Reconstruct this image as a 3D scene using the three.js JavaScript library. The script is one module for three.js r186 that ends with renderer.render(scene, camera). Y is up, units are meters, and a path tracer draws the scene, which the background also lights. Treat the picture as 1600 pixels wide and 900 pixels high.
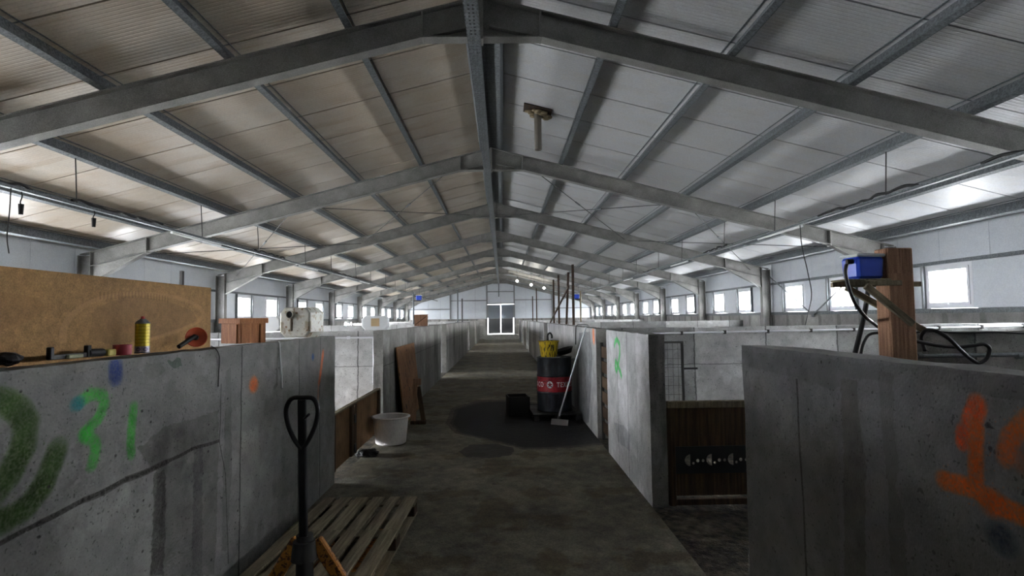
import * as THREE from 'three';
import { mergeGeometries } from 'three/addons/utils/BufferGeometryUtils.js';
import { RectAreaLightUniformsLib } from 'three/addons/lights/RectAreaLightUniformsLib.js';
import { ImprovedNoise } from 'three/addons/math/ImprovedNoise.js';

// ------------------------------------------------------------------ camera, sky, exposure
const scene = new THREE.Scene();
const FOCAL = 877, EYE = 1.65;
const camera = new THREE.PerspectiveCamera(2 * Math.atan(450 / FOCAL) * 180 / Math.PI, 16 / 9, 0.05, 400);
camera.rotation.order = 'YXZ';
camera.position.set(0, EYE, 0);
camera.rotation.set(Math.atan(47 / FOCAL), -Math.atan(16 / FOCAL), -0.75 * Math.PI / 180);
camera.updateMatrixWorld(true);
scene.background = new THREE.Color().setRGB(1.54, 1.6, 1.68);            // overcast sky
const DAYLIGHT = new THREE.Color().setRGB(0.95, 0.985, 1.04), DAYLIGHT_LEVEL = 0.5;   // soft daylight entering at each window pane
RectAreaLightUniformsLib.init();
const renderer = new THREE.WebGLRenderer();
renderer.toneMapping = THREE.LinearToneMapping;
renderer.toneMappingExposure = 42;
renderer.shadowMap.enabled = true;

// ------------------------------------------------------------------ helpers
const V = (x, y, z) => new THREE.Vector3(x, y, z);
let seed = 7;
const rnd = () => { seed = (seed * 1664525 + 1013904223) >>> 0; return seed / 4294967296; };
const rr = (a, b) => a + (b - a) * rnd();
const per = new ImprovedNoise();
// a photo pixel as a ray from the camera; the plane it meets gives the distance
function ray(px, py) { return V((px - 800) / FOCAL, (450 - py) / FOCAL, -1).applyQuaternion(camera.quaternion); }
function at(px, py, D) { const d = ray(px, py); return d.multiplyScalar(-D / d.z).add(camera.position); }      // on the cross plane at depth D
function onX(px, py, X) { const d = ray(px, py); return d.multiplyScalar(X / d.x).add(camera.position); }      // on the plane x = X
function uvm(g) {
  if (g.index) g = g.toNonIndexed();
  const p = g.attributes.position, uv = new Float32Array(p.count * 2), a = V(), b = V(), c = V();
  for (let i = 0; i < p.count; i += 3) {
    a.fromBufferAttribute(p, i); b.fromBufferAttribute(p, i + 1); c.fromBufferAttribute(p, i + 2);
    const n = b.clone().sub(a).cross(c.clone().sub(a)), nx = Math.abs(n.x), ny = Math.abs(n.y), nz = Math.abs(n.z);
    [a, b, c].forEach((q, k) => {
      const [u, v] = ny >= nx && ny >= nz ? [q.x, q.z] : nx >= nz ? [q.z, q.y] : [q.x, q.y];
      uv[(i + k) * 2] = u; uv[(i + k) * 2 + 1] = v;
    });
  }
  g.setAttribute('uv', new THREE.BufferAttribute(uv, 2));
  return g;
}
function box(x0, x1, y0, y1, z0, z1) {
  const g = new THREE.BoxGeometry(Math.abs(x1 - x0), Math.abs(y1 - y0), Math.abs(z1 - z0));
  g.translate((x0 + x1) / 2, (y0 + y1) / 2, (z0 + z1) / 2);
  return uvm(g);
}
function cbox(w, h, d, c = 0.006, cx = 0, cy = 0, cz = 0) {            // chamfered box
  const X = w / 2, Y = h / 2, Z = d / 2, pos = [];
  const v = (sx, sy, sz, ax) => [sx * (ax === 0 ? X : X - c), sy * (ax === 1 ? Y : Y - c), sz * (ax === 2 ? Z : Z - c)];
  const face = (...q) => {
    const [a, b, e] = q.map((k) => V(...k));
    const n = b.clone().sub(a).cross(e.clone().sub(a)), m = V(); q.forEach((k) => m.add(V(...k)));
    const o = n.dot(m) < 0 ? q.slice().reverse() : q;
    for (let i = 1; i < o.length - 1; i++) pos.push(...o[0], ...o[i], ...o[i + 1]);
  };
  for (const s of [-1, 1]) {
    face(v(s, -1, -1, 0), v(s, 1, -1, 0), v(s, 1, 1, 0), v(s, -1, 1, 0));
    face(v(-1, s, -1, 1), v(1, s, -1, 1), v(1, s, 1, 1), v(-1, s, 1, 1));
    face(v(-1, -1, s, 2), v(1, -1, s, 2), v(1, 1, s, 2), v(-1, 1, s, 2));
    for (const t of [-1, 1]) {
      face(v(s, t, -1, 0), v(s, t, 1, 0), v(s, t, 1, 1), v(s, t, -1, 1));
      face(v(s, -1, t, 0), v(s, 1, t, 0), v(s, 1, t, 2), v(s, -1, t, 2));
      face(v(-1, s, t, 1), v(1, s, t, 1), v(1, s, t, 2), v(-1, s, t, 2));
      for (const r of [-1, 1]) face(v(s, t, r, 0), v(s, t, r, 1), v(s, t, r, 2));
    }
  }
  const g = new THREE.BufferGeometry();
  g.setAttribute('position', new THREE.Float32BufferAttribute(pos, 3));
  g.computeVertexNormals();
  g.translate(cx, cy, cz);
  return uvm(g);
}
const flat = (g) => (g.index ? g.toNonIndexed() : g);
function cyl(r0, r1, h, n = 20, cx = 0, cy = 0, cz = 0, open = false) { const g = flat(new THREE.CylinderGeometry(r1, r0, h, n, 1, open)); g.translate(cx, cy + h / 2, cz); return g; }
function lathe(pts, n = 36) { return flat(new THREE.LatheGeometry(pts.map(([x, y]) => new THREE.Vector2(x, y)), n)); }
function tube(pts, r, n = 8, segs) { const c = new THREE.CatmullRomCurve3(pts); return flat(new THREE.TubeGeometry(c, segs || pts.length * 6, r, n)); }
function rod(a, b, r, n = 8) {
  const d = b.clone().sub(a), g = flat(new THREE.CylinderGeometry(r, r, d.length(), n));
  g.applyQuaternion(new THREE.Quaternion().setFromUnitVectors(V(0, 1, 0), d.clone().normalize()));
  g.translate((a.x + b.x) / 2, (a.y + b.y) / 2, (a.z + b.z) / 2);
  return g;
}
function bar(a, b, w, t, up = V(0, 0, 1), c = 0.003) {                 // box along a -> b, w across, t along 'up'
  const d = b.clone().sub(a), y = d.clone().normalize(), z = up.clone().sub(y.clone().multiplyScalar(up.dot(y))).normalize(), x = y.clone().cross(z);
  const g = cbox(w, d.length(), t, Math.min(c, w / 3, t / 3));
  g.applyMatrix4(new THREE.Matrix4().makeBasis(x, y, z));
  g.translate((a.x + b.x) / 2, (a.y + b.y) / 2, (a.z + b.z) / 2);
  return g;
}
function plate(pts, z0, z1) {                                          // polygon in xy, thick in z
  const s = new THREE.Shape(pts.map(([x, y]) => new THREE.Vector2(x, y)));
  const g = new THREE.ExtrudeGeometry(s, { depth: z1 - z0, bevelEnabled: false });
  g.translate(0, 0, z0);
  return uvm(g);
}
const merge = (...gs) => mergeGeometries(gs.flat().map((g) => { g = flat(g); for (const k of Object.keys(g.attributes)) if (!['position', 'normal', 'uv'].includes(k)) g.deleteAttribute(k); g.clearGroups(); return g; }));
const used = new Map();
function numbered(name) { const n = used.get(name) || 0; used.set(name, n + 1); return n ? name + '_' + String(n).padStart(3, '0') : name; }
function mesh(name, g, m, parent) {
  const o = new THREE.Mesh(g, m); o.name = name; o.castShadow = o.receiveShadow = true; parent.add(o); return o;
}
function thing(name, label, category, [x, y, z] = [0, 0, 0], turn = 0, group, kind) {
  const o = new THREE.Group(); o.name = kind === 'structure' ? name : numbered(name); scene.add(o);
  o.position.set(x, y, z); o.rotation.y = turn; o.userData = { label, category };
  if (group) o.userData.group = group;
  if (kind) o.userData.kind = kind;
  return o;
}
function single(name, label, category, g, m, [x, y, z] = [0, 0, 0], turn = 0, group) {
  const o = mesh(numbered(name), g, m, scene); o.position.set(x, y, z); o.rotation.y = turn; o.userData = { label, category };
  if (group) o.userData.group = group;
  return o;
}
function dup(root, [x, y, z], turn, label) {
  const r = root.clone(); r.name = numbered(root.name); scene.add(r); r.position.set(x, y, z); r.rotation.y = turn;
  r.userData = { ...root.userData }; if (label) r.userData.label = label;
  return r;
}

// ------------------------------------------------------------------ procedural textures
function noiseTile(n, cells, oct, s0) {
  const out = new Float32Array(n * n); let tot = 0;
  for (let o = 0, c = cells, amp = 1; o < oct; o++, c *= 2, amp *= 0.55) {
    const lat = new Float32Array(c * c); let s = (s0 + o * 977) >>> 0;
    for (let i = 0; i < c * c; i++) { s = (s * 1664525 + 1013904223) >>> 0; lat[i] = s / 4294967296; }
    const f = c / n; tot += amp;
    for (let y = 0; y < n; y++) {
      const fy = y * f, iy = Math.floor(fy), ty = fy - iy, sy = ty * ty * (3 - 2 * ty), r0 = (iy % c) * c, r1 = ((iy + 1) % c) * c;
      for (let x = 0; x < n; x++) {
        const fx = x * f, ix = Math.floor(fx), tx = fx - ix, sx = tx * tx * (3 - 2 * tx), a = ix % c, b = (ix + 1) % c;
        out[y * n + x] += amp * ((lat[r0 + a] * (1 - sx) + lat[r0 + b] * sx) * (1 - sy) + (lat[r1 + a] * (1 - sx) + lat[r1 + b] * sx) * sy);
      }
    }
  }
  for (let i = 0; i < out.length; i++) out[i] = (out[i] / tot - 0.5) * 1.7 + 0.5;
  return out;
}
const NT = 512, NA = noiseTile(NT, 4, 6, 11), NB = noiseTile(NT, 32, 4, 23), NC = noiseTile(NT, 128, 2, 37);
function smp(N, u, v) {                                                // u, v in tiles
  u = (u - Math.floor(u)) * NT; v = (v - Math.floor(v)) * NT;
  const x = Math.floor(u), y = Math.floor(v), a = u - x, b = v - y, x0 = x % NT, x1 = (x + 1) % NT, y0 = (y % NT) * NT, y1 = ((y + 1) % NT) * NT;
  return (N[y0 + x0] * (1 - a) + N[y0 + x1] * a) * (1 - b) + (N[y1 + x0] * (1 - a) + N[y1 + x1] * a) * b;
}
const clamp = (x, a = 0, b = 1) => Math.min(b, Math.max(a, x)), sst = (x, a, b) => { const t = clamp((x - a) / (b - a)); return t * t * (3 - 2 * t); };
function canvas(w, h) { const c = document.createElement('canvas'); c.width = w; c.height = h; return c; }
function texture(c, srgb, rx, ry) {
  const t = new THREE.CanvasTexture(c); t.wrapS = t.wrapT = THREE.RepeatWrapping; t.magFilter = THREE.LinearFilter;
  if (srgb) t.colorSpace = THREE.SRGBColorSpace;
  if (rx) t.repeat.set(rx, ry || rx);
  return t;
}
function paint(w, h, f) {                                              // f(x, y, out) with x, y from the upper left corner, 0..1; out in sRGB 0..255
  const c = canvas(w, h), k = c.getContext('2d'), im = k.createImageData(w, h), o = [0, 0, 0];
  for (let y = 0, i = 0; y < h; y++) for (let x = 0; x < w; x++, i += 4) {
    f((x + 0.5) / w, (y + 0.5) / h, o);
    im.data[i] = clamp(o[0], 0, 255); im.data[i + 1] = clamp(o[1], 0, 255); im.data[i + 2] = clamp(o[2], 0, 255); im.data[i + 3] = 255;
  }
  k.putImageData(im, 0, 0);
  return c;
}
// concrete of mw x mh metres; ov(x, y) may return [r, g, b, a] from an overlay
function concrete(w, h, mw, mh, { base = [150, 149, 144], seams = [], levels = [], ov, drips = 0.5, tile = false } = {}) {
  const k = tile ? 1 / mw : 1 / 2.7, fx = tile ? 3 : 3.1, off = rnd() * (tile ? 0 : 7);
  return paint(w, h, (x, y, o) => {
    const X = x * mw, Y = y * mh;
    const a = smp(NA, X * k + off, Y * k), b = smp(NB, X * k * 1 + off, Y * k), c = smp(NC, X * k * fx, Y * k * fx), d = smp(NA, X * k * (tile ? 4 : 3.7) + off, Y * (tile ? k : 0.13));
    let m = 1 + 0.26 * (a - 0.5) + 0.12 * (b - 0.5) + 0.07 * (c - 0.5) - drips * 0.34 * sst(d, 0.56, 0.75);
    if (smp(NC, X * k * 2 + 0.37, Y * k * 2 + 0.11) > 0.97) m *= 0.74;     // air holes
    m *= 1 + 0.07 * sst(smp(NA, X * k * 2 + 0.3, Y * k * 2 + off), 0.58, 0.64);   // pale patches
    for (const s of seams) { const e = Math.abs(X - s[0] - 0.012 * (b - 0.5)); if (e < 0.009) m *= 0.62; if (s[1] && X > s[0] && X < s[0] + s[2]) m *= s[1]; }
    for (const s of levels) if (Math.abs(Y - s - 0.006 * (b - 0.5)) < 0.006) m *= 0.72;
    o[0] = base[0] * m; o[1] = base[1] * m; o[2] = base[2] * m;
    if (ov) { const q = ov(x, y); if (q && q[3] > 0) { const al = q[3] * (0.72 + 0.5 * (c - 0.3)); for (let j = 0; j < 3; j++) o[j] += (q[j] * (0.85 + 0.3 * b) - o[j]) * clamp(al); } }
  });
}
// a transparent sheet on which spray strokes and stains are drawn, read back as an overlay
function overlay(w, h, draw) {
  const c = canvas(w, h), k = c.getContext('2d'); draw(k);
  const d = k.getImageData(0, 0, w, h).data, q = [0, 0, 0, 0];
  return (x, y) => { const i = (Math.min(h - 1, Math.floor(y * h)) * w + Math.min(w - 1, Math.floor(x * w))) * 4; q[0] = d[i]; q[1] = d[i + 1]; q[2] = d[i + 2]; q[3] = d[i + 3] / 255; return q; };
}
function spray(k, pts, r, color, alpha = 0.35) {
  for (let i = 0; i < pts.length - 1; i++) {
    const [x0, y0] = pts[i], [x1, y1] = pts[i + 1], n = Math.max(1, Math.ceil(Math.hypot(x1 - x0, y1 - y0) / (r * 0.25)));
    for (let j = 0; j <= n; j++) {
      const x = x0 + (x1 - x0) * j / n + rr(-1, 1), y = y0 + (y1 - y0) * j / n + rr(-1, 1), g = k.createRadialGradient(x, y, 0, x, y, r);
      g.addColorStop(0, `rgba(${color},${alpha})`); g.addColorStop(0.6, `rgba(${color},${alpha * 0.7})`); g.addColorStop(1, `rgba(${color},0)`);
      k.fillStyle = g; k.fillRect(x - r, y - r, 2 * r, 2 * r);
    }
    for (let j = 0; j < n; j++) { k.fillStyle = `rgba(${color},0.5)`; const t = rnd(), e = rnd() * 6.28, q = r * rr(0.8, 1.7); k.fillRect(x0 + (x1 - x0) * t + Math.cos(e) * q, y0 + (y1 - y0) * t + Math.sin(e) * q, 1.5, 1.5); }
  }
}
function stain(k, pts, color) {                                        // an irregular patch with a sharp ragged edge
  k.fillStyle = `rgba(${color})`; k.beginPath();
  pts.forEach(([x, y], i) => { const n = pts[(i + 1) % pts.length], m = Math.ceil(Math.hypot(n[0] - x, n[1] - y) / 6); for (let j = 0; j < m; j++) { const t = j / m, q = [x + (n[0] - x) * t + rr(-2.5, 2.5), y + (n[1] - y) * t + rr(-2.5, 2.5)]; (i + j) ? k.lineTo(...q) : k.moveTo(...q); } });
  k.closePath(); k.fill();
}
const std = (o) => new THREE.MeshStandardMaterial(o);
const lin = (r, g, b) => new THREE.Color().setRGB(r, g, b);

const concreteMap = concrete(1024, 1024, 3, 3, { tile: true, base: [134, 132, 128] });
const concreteBump = texture(paint(512, 512, (x, y, o) => { const v = 90 + 110 * smp(NB, x, y) + 60 * (smp(NC, x * 2, y * 2) - 0.5) - (smp(NC, x * 2 + 0.37, y * 2 + 0.11) > 0.9 ? 80 : 0); o[0] = o[1] = o[2] = v; }), false, 1 / 1.5);
const M = {};
M.concrete = std({ map: texture(concreteMap, true, 1 / 3), bumpMap: concreteBump, bumpScale: 0.004, roughness: 0.93 });
M.concretePale = std({ map: texture(concreteMap, true, 1 / 3), color: lin(1.25, 1.27, 1.3), bumpMap: concreteBump, bumpScale: 0.003, roughness: 0.93 });
function formwork(pitch, mw, base) {                                    // board-marked pen walls: formwork joints every pitch metres
  const seams = []; for (let s = 0.02; s < mw; s += pitch) seams.push([s, rr(0.86, 1.1), pitch]);
  return texture(concrete(1024, 512, mw, 1.6, { seams, tile: false, base, levels: [0.62] }), true, 1 / mw, 1 / 1.6);
}
M.formA = std({ map: formwork(0.8, 4.0, [134, 132, 128]), bumpMap: concreteBump, bumpScale: 0.004, roughness: 0.93 });
M.formB = std({ map: formwork(1.0, 4.0, [176, 176, 175]), bumpMap: concreteBump, bumpScale: 0.004, roughness: 0.93 });
M.steel = std({ map: texture(paint(512, 512, (x, y, o) => { const m = 0.9 + 0.25 * (smp(NA, x, y) - 0.5) + 0.25 * (smp(NC, x * 2, y * 2) - 0.5); o[0] = 152 * m; o[1] = 151 * m; o[2] = 147 * m; }), true, 0.9), roughness: 0.5, metalness: 0.15 });
M.galv = std({ map: texture(paint(256, 256, (x, y, o) => { const q = smp(NB, x, y), m = 0.82 + 0.35 * (q - 0.5) + 0.2 * (smp(NC, x, y) - 0.5); o[0] = 130 * m; o[1] = 136 * m; o[2] = 140 * m; }), true, 2), roughness: 0.55, metalness: 0.35 });
M.dark = std({ color: lin(0.05, 0.048, 0.046), roughness: 0.6 });
M.oily = std({ color: lin(0.014, 0.0135, 0.013), roughness: 0.6 });
M.black = std({ color: lin(0.012, 0.012, 0.013), roughness: 0.55 });
M.rubber = std({ color: lin(0.014, 0.014, 0.016), roughness: 0.45 });
M.rust = std({ map: texture(paint(256, 256, (x, y, o) => { const q = smp(NB, x, y), t = sst(q, 0.4, 0.65); o[0] = 60 + 26 * t; o[1] = 54 + 10 * t; o[2] = 50 - 2 * t; }), true, 3), roughness: 0.8, metalness: 0.2 });
M.white = std({ color: lin(0.78, 0.79, 0.8), roughness: 0.4 });
M.pvc = std({ color: lin(0.75, 0.76, 0.79), roughness: 0.35 });
M.glass = new THREE.MeshPhysicalMaterial({ color: 0xffffff, roughness: 0.02, transmission: 1, thickness: 0, ior: 1.45 });
// painted steel faces of the insulated roof and wall panels: micro-ribs, dust and brown water marks
const ribBump = texture(paint(64, 64, (x, y, o) => { const t = (y * 4) % 1; o[0] = o[1] = o[2] = t < 0.25 ? 255 * Math.sin(t * 4 * Math.PI) : 0; }), false, 5);
function panelMap(base, dust, amount, s) {
  return paint(1024, 256, (x, y, o) => {                                // x along the slope (8 m), y across two panels
    const a = smp(NA, x * 3 + s, y * 0.75 + s), b = smp(NB, x * 2 + s, y * 0.5), c = smp(NC, x * 8, y * 2 + s), d = smp(NA, x * 1.3 + s * 2, y * 4);
    const t = clamp(amount * (0.55 + 0.9 * (a - 0.5)) + 0.5 * amount * sst(d, 0.55, 0.8) + 0.25 * (b - 0.5)), m = 1 + 0.09 * (c - 0.5) + 0.06 * (b - 0.5);
    for (let j = 0; j < 3; j++) o[j] = (base[j] * (1 - t) + dust[j] * t) * m;
  });
}
const panel = (c, rough) => std({ map: texture(c, true, 1 / 8, 1 / 2), bumpMap: ribBump, bumpScale: 0.003, roughness: rough });
M.roofTan = panel(panelMap([198, 190, 178], [160, 141, 118], 0.62, 0.13), 0.42);
M.roofGrey = panel(panelMap([200, 202, 205], [160, 150, 132], 0.16, 0.61), 0.42);
M.roofBack = std({ color: lin(0.06, 0.055, 0.05), roughness: 0.8 });
M.wallPanel = std({ map: texture(panelMap([206, 212, 219], [184, 184, 180], 0.2, 0.37), true, 1 / 8, 1 / 2), roughness: 0.45 });
// wood
function woodMap(base, dark, grain) {
  return paint(256, 512, (x, y, o) => { const n = smp(NA, x * 1.2, y * 0.25), g = smp(NB, x * grain, y * 0.12), c = smp(NC, x * 2, y), t = clamp(0.5 + 1.1 * (g - 0.5) + 0.6 * (n - 0.5)); const m = 0.95 + 0.16 * (c - 0.5); for (let j = 0; j < 3; j++) o[j] = (base[j] * (1 - t) + dark[j] * t) * m; });
}
M.woodOld = std({ map: texture(woodMap([160, 148, 122], [112, 100, 80], 1), true, 2, 1), roughness: 0.9 });
M.woodBrown = std({ map: texture(woodMap([182, 140, 110], [140, 102, 78], 1), true, 2, 1), roughness: 0.85 });
M.woodOrange = std({ map: texture(woodMap([214, 142, 84], [176, 108, 58], 1), true, 3, 2), roughness: 0.7 });
M.woodDark = std({ map: texture(woodMap([92, 70, 48], [58, 42, 28], 1), true, 2, 1), roughness: 0.9 });
M.ply = std({ map: texture(paint(512, 512, (x, y, o) => { const g = smp(NB, x * 2, y * 0.3), a = smp(NA, x, y), c = smp(NC, x * 2, y * 2), t = clamp(0.5 + 0.8 * (g - 0.5) + 0.9 * (a - 0.5)); const m = 0.95 + 0.2 * (c - 0.5); o[0] = (150 - 44 * t) * m; o[1] = (112 - 36 * t) * m; o[2] = (72 - 26 * t) * m; }), true, 1), roughness: 0.85 });
M.chip = (() => {                                                      // big particle board on the wall, with water rings
  const w = 1536, h = 768, ov = overlay(w, h, (k) => {
    const e = (x, y, rx, ry, rot, f, s) => { k.beginPath(); k.ellipse(x * w, y * h, rx * w, ry * h, rot, 0, 6.3); if (f) { k.fillStyle = f; k.fill(); } if (s) { k.strokeStyle = s; k.lineWidth = 9; k.stroke(); } };
    k.setTransform(1, 0, 0, 0.5, 0, -30);
    stain(k, [[860, 420], [880, 250], [1010, 170], [1210, 175], [1400, 250], [1440, 330], [1290, 400], [1120, 450], [960, 470]], '120,92,60,0.32');
    k.lineWidth = 26; k.strokeStyle = 'rgba(196,152,100,0.34)'; k.beginPath(); k.moveTo(770, 440); k.bezierCurveTo(740, 300, 860, 170, 1040, 150); k.bezierCurveTo(1250, 120, 1490, 190, 1480, 280); k.bezierCurveTo(1470, 360, 1180, 440, 1060, 470); k.stroke();
    e(0.3, 0.38, 0.16, 0.13, -0.2, 'rgba(122,88,48,0.22)'); e(0.12, 0.2, 0.08, 0.1, 0.3, 'rgba(120,86,46,0.18)');
    for (let i = 0; i < 22; i++) { k.fillStyle = 'rgba(96,70,44,0.3)'; k.fillRect(900 + i * 16, 130 + Math.abs(i - 11) * 2, 6, 44); }
  });
  return std({ map: texture(paint(w, h, (x, y, o) => { const a = smp(NA, x * 1.2, y * 0.6), b = smp(NB, x * 3, y * 1.5), c = smp(NC, x * 5, y * 2.5), m = 1 + 0.2 * (a - 0.5) + 0.16 * (b - 0.5) + 0.2 * (c - 0.5); o[0] = 164 * m; o[1] = 126 * m; o[2] = 76 * m; const q = ov(x, y); if (q[3]) for (let j = 0; j < 3; j++) o[j] += (q[j] - o[j]) * q[3]; }), true), roughness: 0.8 });
})();
const flatMat = (r, g, b, rough = 0.5, extra = {}) => std({ color: lin(r, g, b), roughness: rough, ...extra });

// ------------------------------------------------------------------ the building
const XC = -0.17, Z0 = 4.5, Z1 = -45.5, SL = 0.255, ANG = Math.atan(SL), HALF = 7.72;
const FRAMES = [5.5, 10.5, 15.5, 20.5, 25.5, 30.5, 35.5, 40.5, 45.25], PANEL_Y = 5.05;
const AL = -1.72, AR = 1.28, TH = 0.14, WALLH = 1.49;                  // faces of the aisle walls

// floor: the aisle slabs and the dark pen beds
const floor = thing('floor', 'dirty concrete aisle floor with a black oil stain around the drum', 'floor', [0, 0, 0], 0, undefined, 'structure');
{
  const W = 512, H = 2048, d0 = 1.0, d1 = 13.0, fx = (p) => [(p.x - AL) / (AR - AL) * W, H - (-p.z - d0) / (d1 - d0) * H];
  const gp = (px, py) => { const d = ray(px, py); return d.multiplyScalar(-EYE / d.y).add(camera.position); };
  const poly = (a) => a.map(([x, y]) => fx(gp(x, y)));
  const ov = overlay(W, H, (k) => {
    for (const [e, al] of [[1.1, 0.35], [1.04, 0.5], [1, 0.93]]) stain(k, poly([[708, 662], [716, 640], [755, 629], [800, 628], [905, 640], [960, 668], [950, 690], [880, 697], [820, 699], [770, 686], [722, 676]].map(([x, y]) => [825 + (x - 825) * e, 664 + (y - 664) * e])), `16,15,15,${al}`);
    stain(k, poly([[716, 706], [735, 695], [775, 693], [803, 700], [800, 711], [765, 716], [730, 714]]), '30,28,26,0.6');
    for (let i = 0; i < 40; i++) { const [x, y] = fx(V(rr(AL, AR), 0, -rr(2, 12))), r = rr(2, 7); stain(k, [[x - r, y], [x, y - r], [x + r, y], [x, y + r]], '40,36,30,0.4'); }
    for (let i = 0; i < 60; i++) { const [x, y] = fx(V(rr(AL, AR), 0, -rr(2, 12))), r = rr(1, 3); stain(k, [[x - r, y], [x, y - r], [x + r, y], [x, y + r]], '150,146,134,0.5'); }
  });
  const dirt = (x, y, o, s) => { const a = smp(NA, x * 1.1, y * 1.1 * s), b = smp(NB, x, y * s), c = smp(NC, x * 3, y * 3 * s), e = smp(NA, x * 2 + 0.4, y * 2 * s + 0.2), m = 1 + 0.34 * (a - 0.5) + 0.3 * (b - 0.5) + 0.3 * (c - 0.5); const t = sst(e, 0.45, 0.62); o[0] = (108 - 16 * t) * m; o[1] = (103 - 19 * t) * m; o[2] = (88 - 24 * t) * m; };
  const near = std({ map: texture(paint(W, H, (x, y, o) => { dirt(x, y, o, 4); const q = ov(x, y); for (let j = 0; j < 3; j++) o[j] += (q[j] - o[j]) * q[3]; }), true), bumpMap: concreteBump, bumpScale: 0.006, roughness: 0.9 });
  near.bumpMap = concreteBump.clone(); near.bumpMap.repeat.set(2, 8);
  const far = std({ map: texture(paint(512, 512, (x, y, o) => dirt(x, y, o, 1)), true, 1 / 3), bumpMap: concreteBump, bumpScale: 0.006, roughness: 0.9 });
  const g = new THREE.BoxGeometry(AR - AL, 0.1, d1 - d0); g.translate((AL + AR) / 2, -0.05, -(d0 + d1) / 2);
  M.floorFar = far;
  mesh('aisle_slab', flat(g), near, floor);
  mesh('aisle_slab', box(AL, AR, -0.1, 0, Z0, -d0), far, floor);
  for (const [a, b] of [[13, 23], [23, 33], [33, 45.5]]) mesh('aisle_slab', box(AL, AR, -0.1, 0, -a - 0.004, -b + 0.004), far, floor);
  M.bed = std({ map: texture(paint(512, 512, (x, y, o) => { const m = 0.8 + 0.7 * (smp(NB, x, y) - 0.5) + 0.4 * (smp(NA, x, y) - 0.5); o[0] = 88 * m; o[1] = 81 * m; o[2] = 66 * m; }), true, 1 / 2), bumpMap: concreteBump, bumpScale: 0.02, roughness: 0.95 });
  mesh('pen_bed', box(XC - HALF - 0.3, AL, -0.14, -0.04, Z0, Z1), M.bed, floor);
  mesh('pen_bed', box(AR, XC + HALF + 0.3, -0.14, -0.04, Z0, Z1), M.bed, floor);
}
// bare ground outside
{
  const g = thing('ground_outside', 'pale bare ground outside the barn windows', 'ground', [0, -0.15, -20], 0, undefined, 'structure');
  for (const [x0, x1, z0, z1] of [[-160, XC - HALF - 0.3, 160, -160], [XC + HALF + 0.3, 160, 160, -160], [XC - HALF - 0.3, XC + HALF + 0.3, -25.6, -160], [XC - HALF - 0.3, XC + HALF + 0.3, 160, 24.6]]) mesh('ground_sheet', box(x0, x1, -0.2, 0, z0, z1), flatMat(0.42, 0.42, 0.41, 0.95), g);
}
// roof: insulated panels one metre wide, laid up the slope, over a closed outer sheet
const panelGeo = [];
for (let v = 0; v < 4; v++) {
  const L = 8.25, g = box(0.03, L, 0, 0.06, -0.489, 0.489), uv = g.attributes.uv;
  for (let i = 0; i < uv.count; i++) uv.setXY(i, uv.getX(i) + v * 1.7, uv.getY(i) + v * 0.5 + 0.25);
  panelGeo.push(g);
}
for (const [s, name, mat, label] of [[-1, 'ceiling_left', M.roofTan, 'underside of the tan dusty insulated roof slope'], [1, 'ceiling_right', M.roofGrey, 'underside of the grey white insulated roof slope']]) {
  const roof = thing(name, label, 'roof', [XC, PANEL_Y, 0], 0, undefined, 'structure');
  for (let i = 0; i < 50; i++) {
    const p = mesh('roof_panel', panelGeo[Math.floor(rnd() * 4)], mat, roof);
    p.position.z = Z0 - 0.5 - i; if (s > 0) p.rotation.z = -ANG; else { p.rotation.y = Math.PI; p.rotation.z = ANG; p.rotation.order = 'ZYX'; }
  }
  const sheet = mesh('outer_sheet', box(-0.1, 8.4, 0.062, 0.09, Z0 + 0.2, Z1 - 0.2), M.roofBack, roof);
  if (s < 0) mesh('ridge_cap', merge(bar(V(0, -0.012, -20.5), V(0.12, -0.042, -20.5), 0.004, 50, V(0, 0, 1), 0.001), bar(V(0, -0.012, -20.5), V(-0.12, -0.042, -20.5), 0.004, 50, V(0, 0, 1), 0.001)), M.galv, roof);
  sheet.rotation.z = -ANG * s; if (s < 0) { sheet.rotation.order = 'ZYX'; sheet.rotation.y = Math.PI; sheet.rotation.z = ANG; sheet.position.z = Z0 + Z1; }
}
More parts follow.
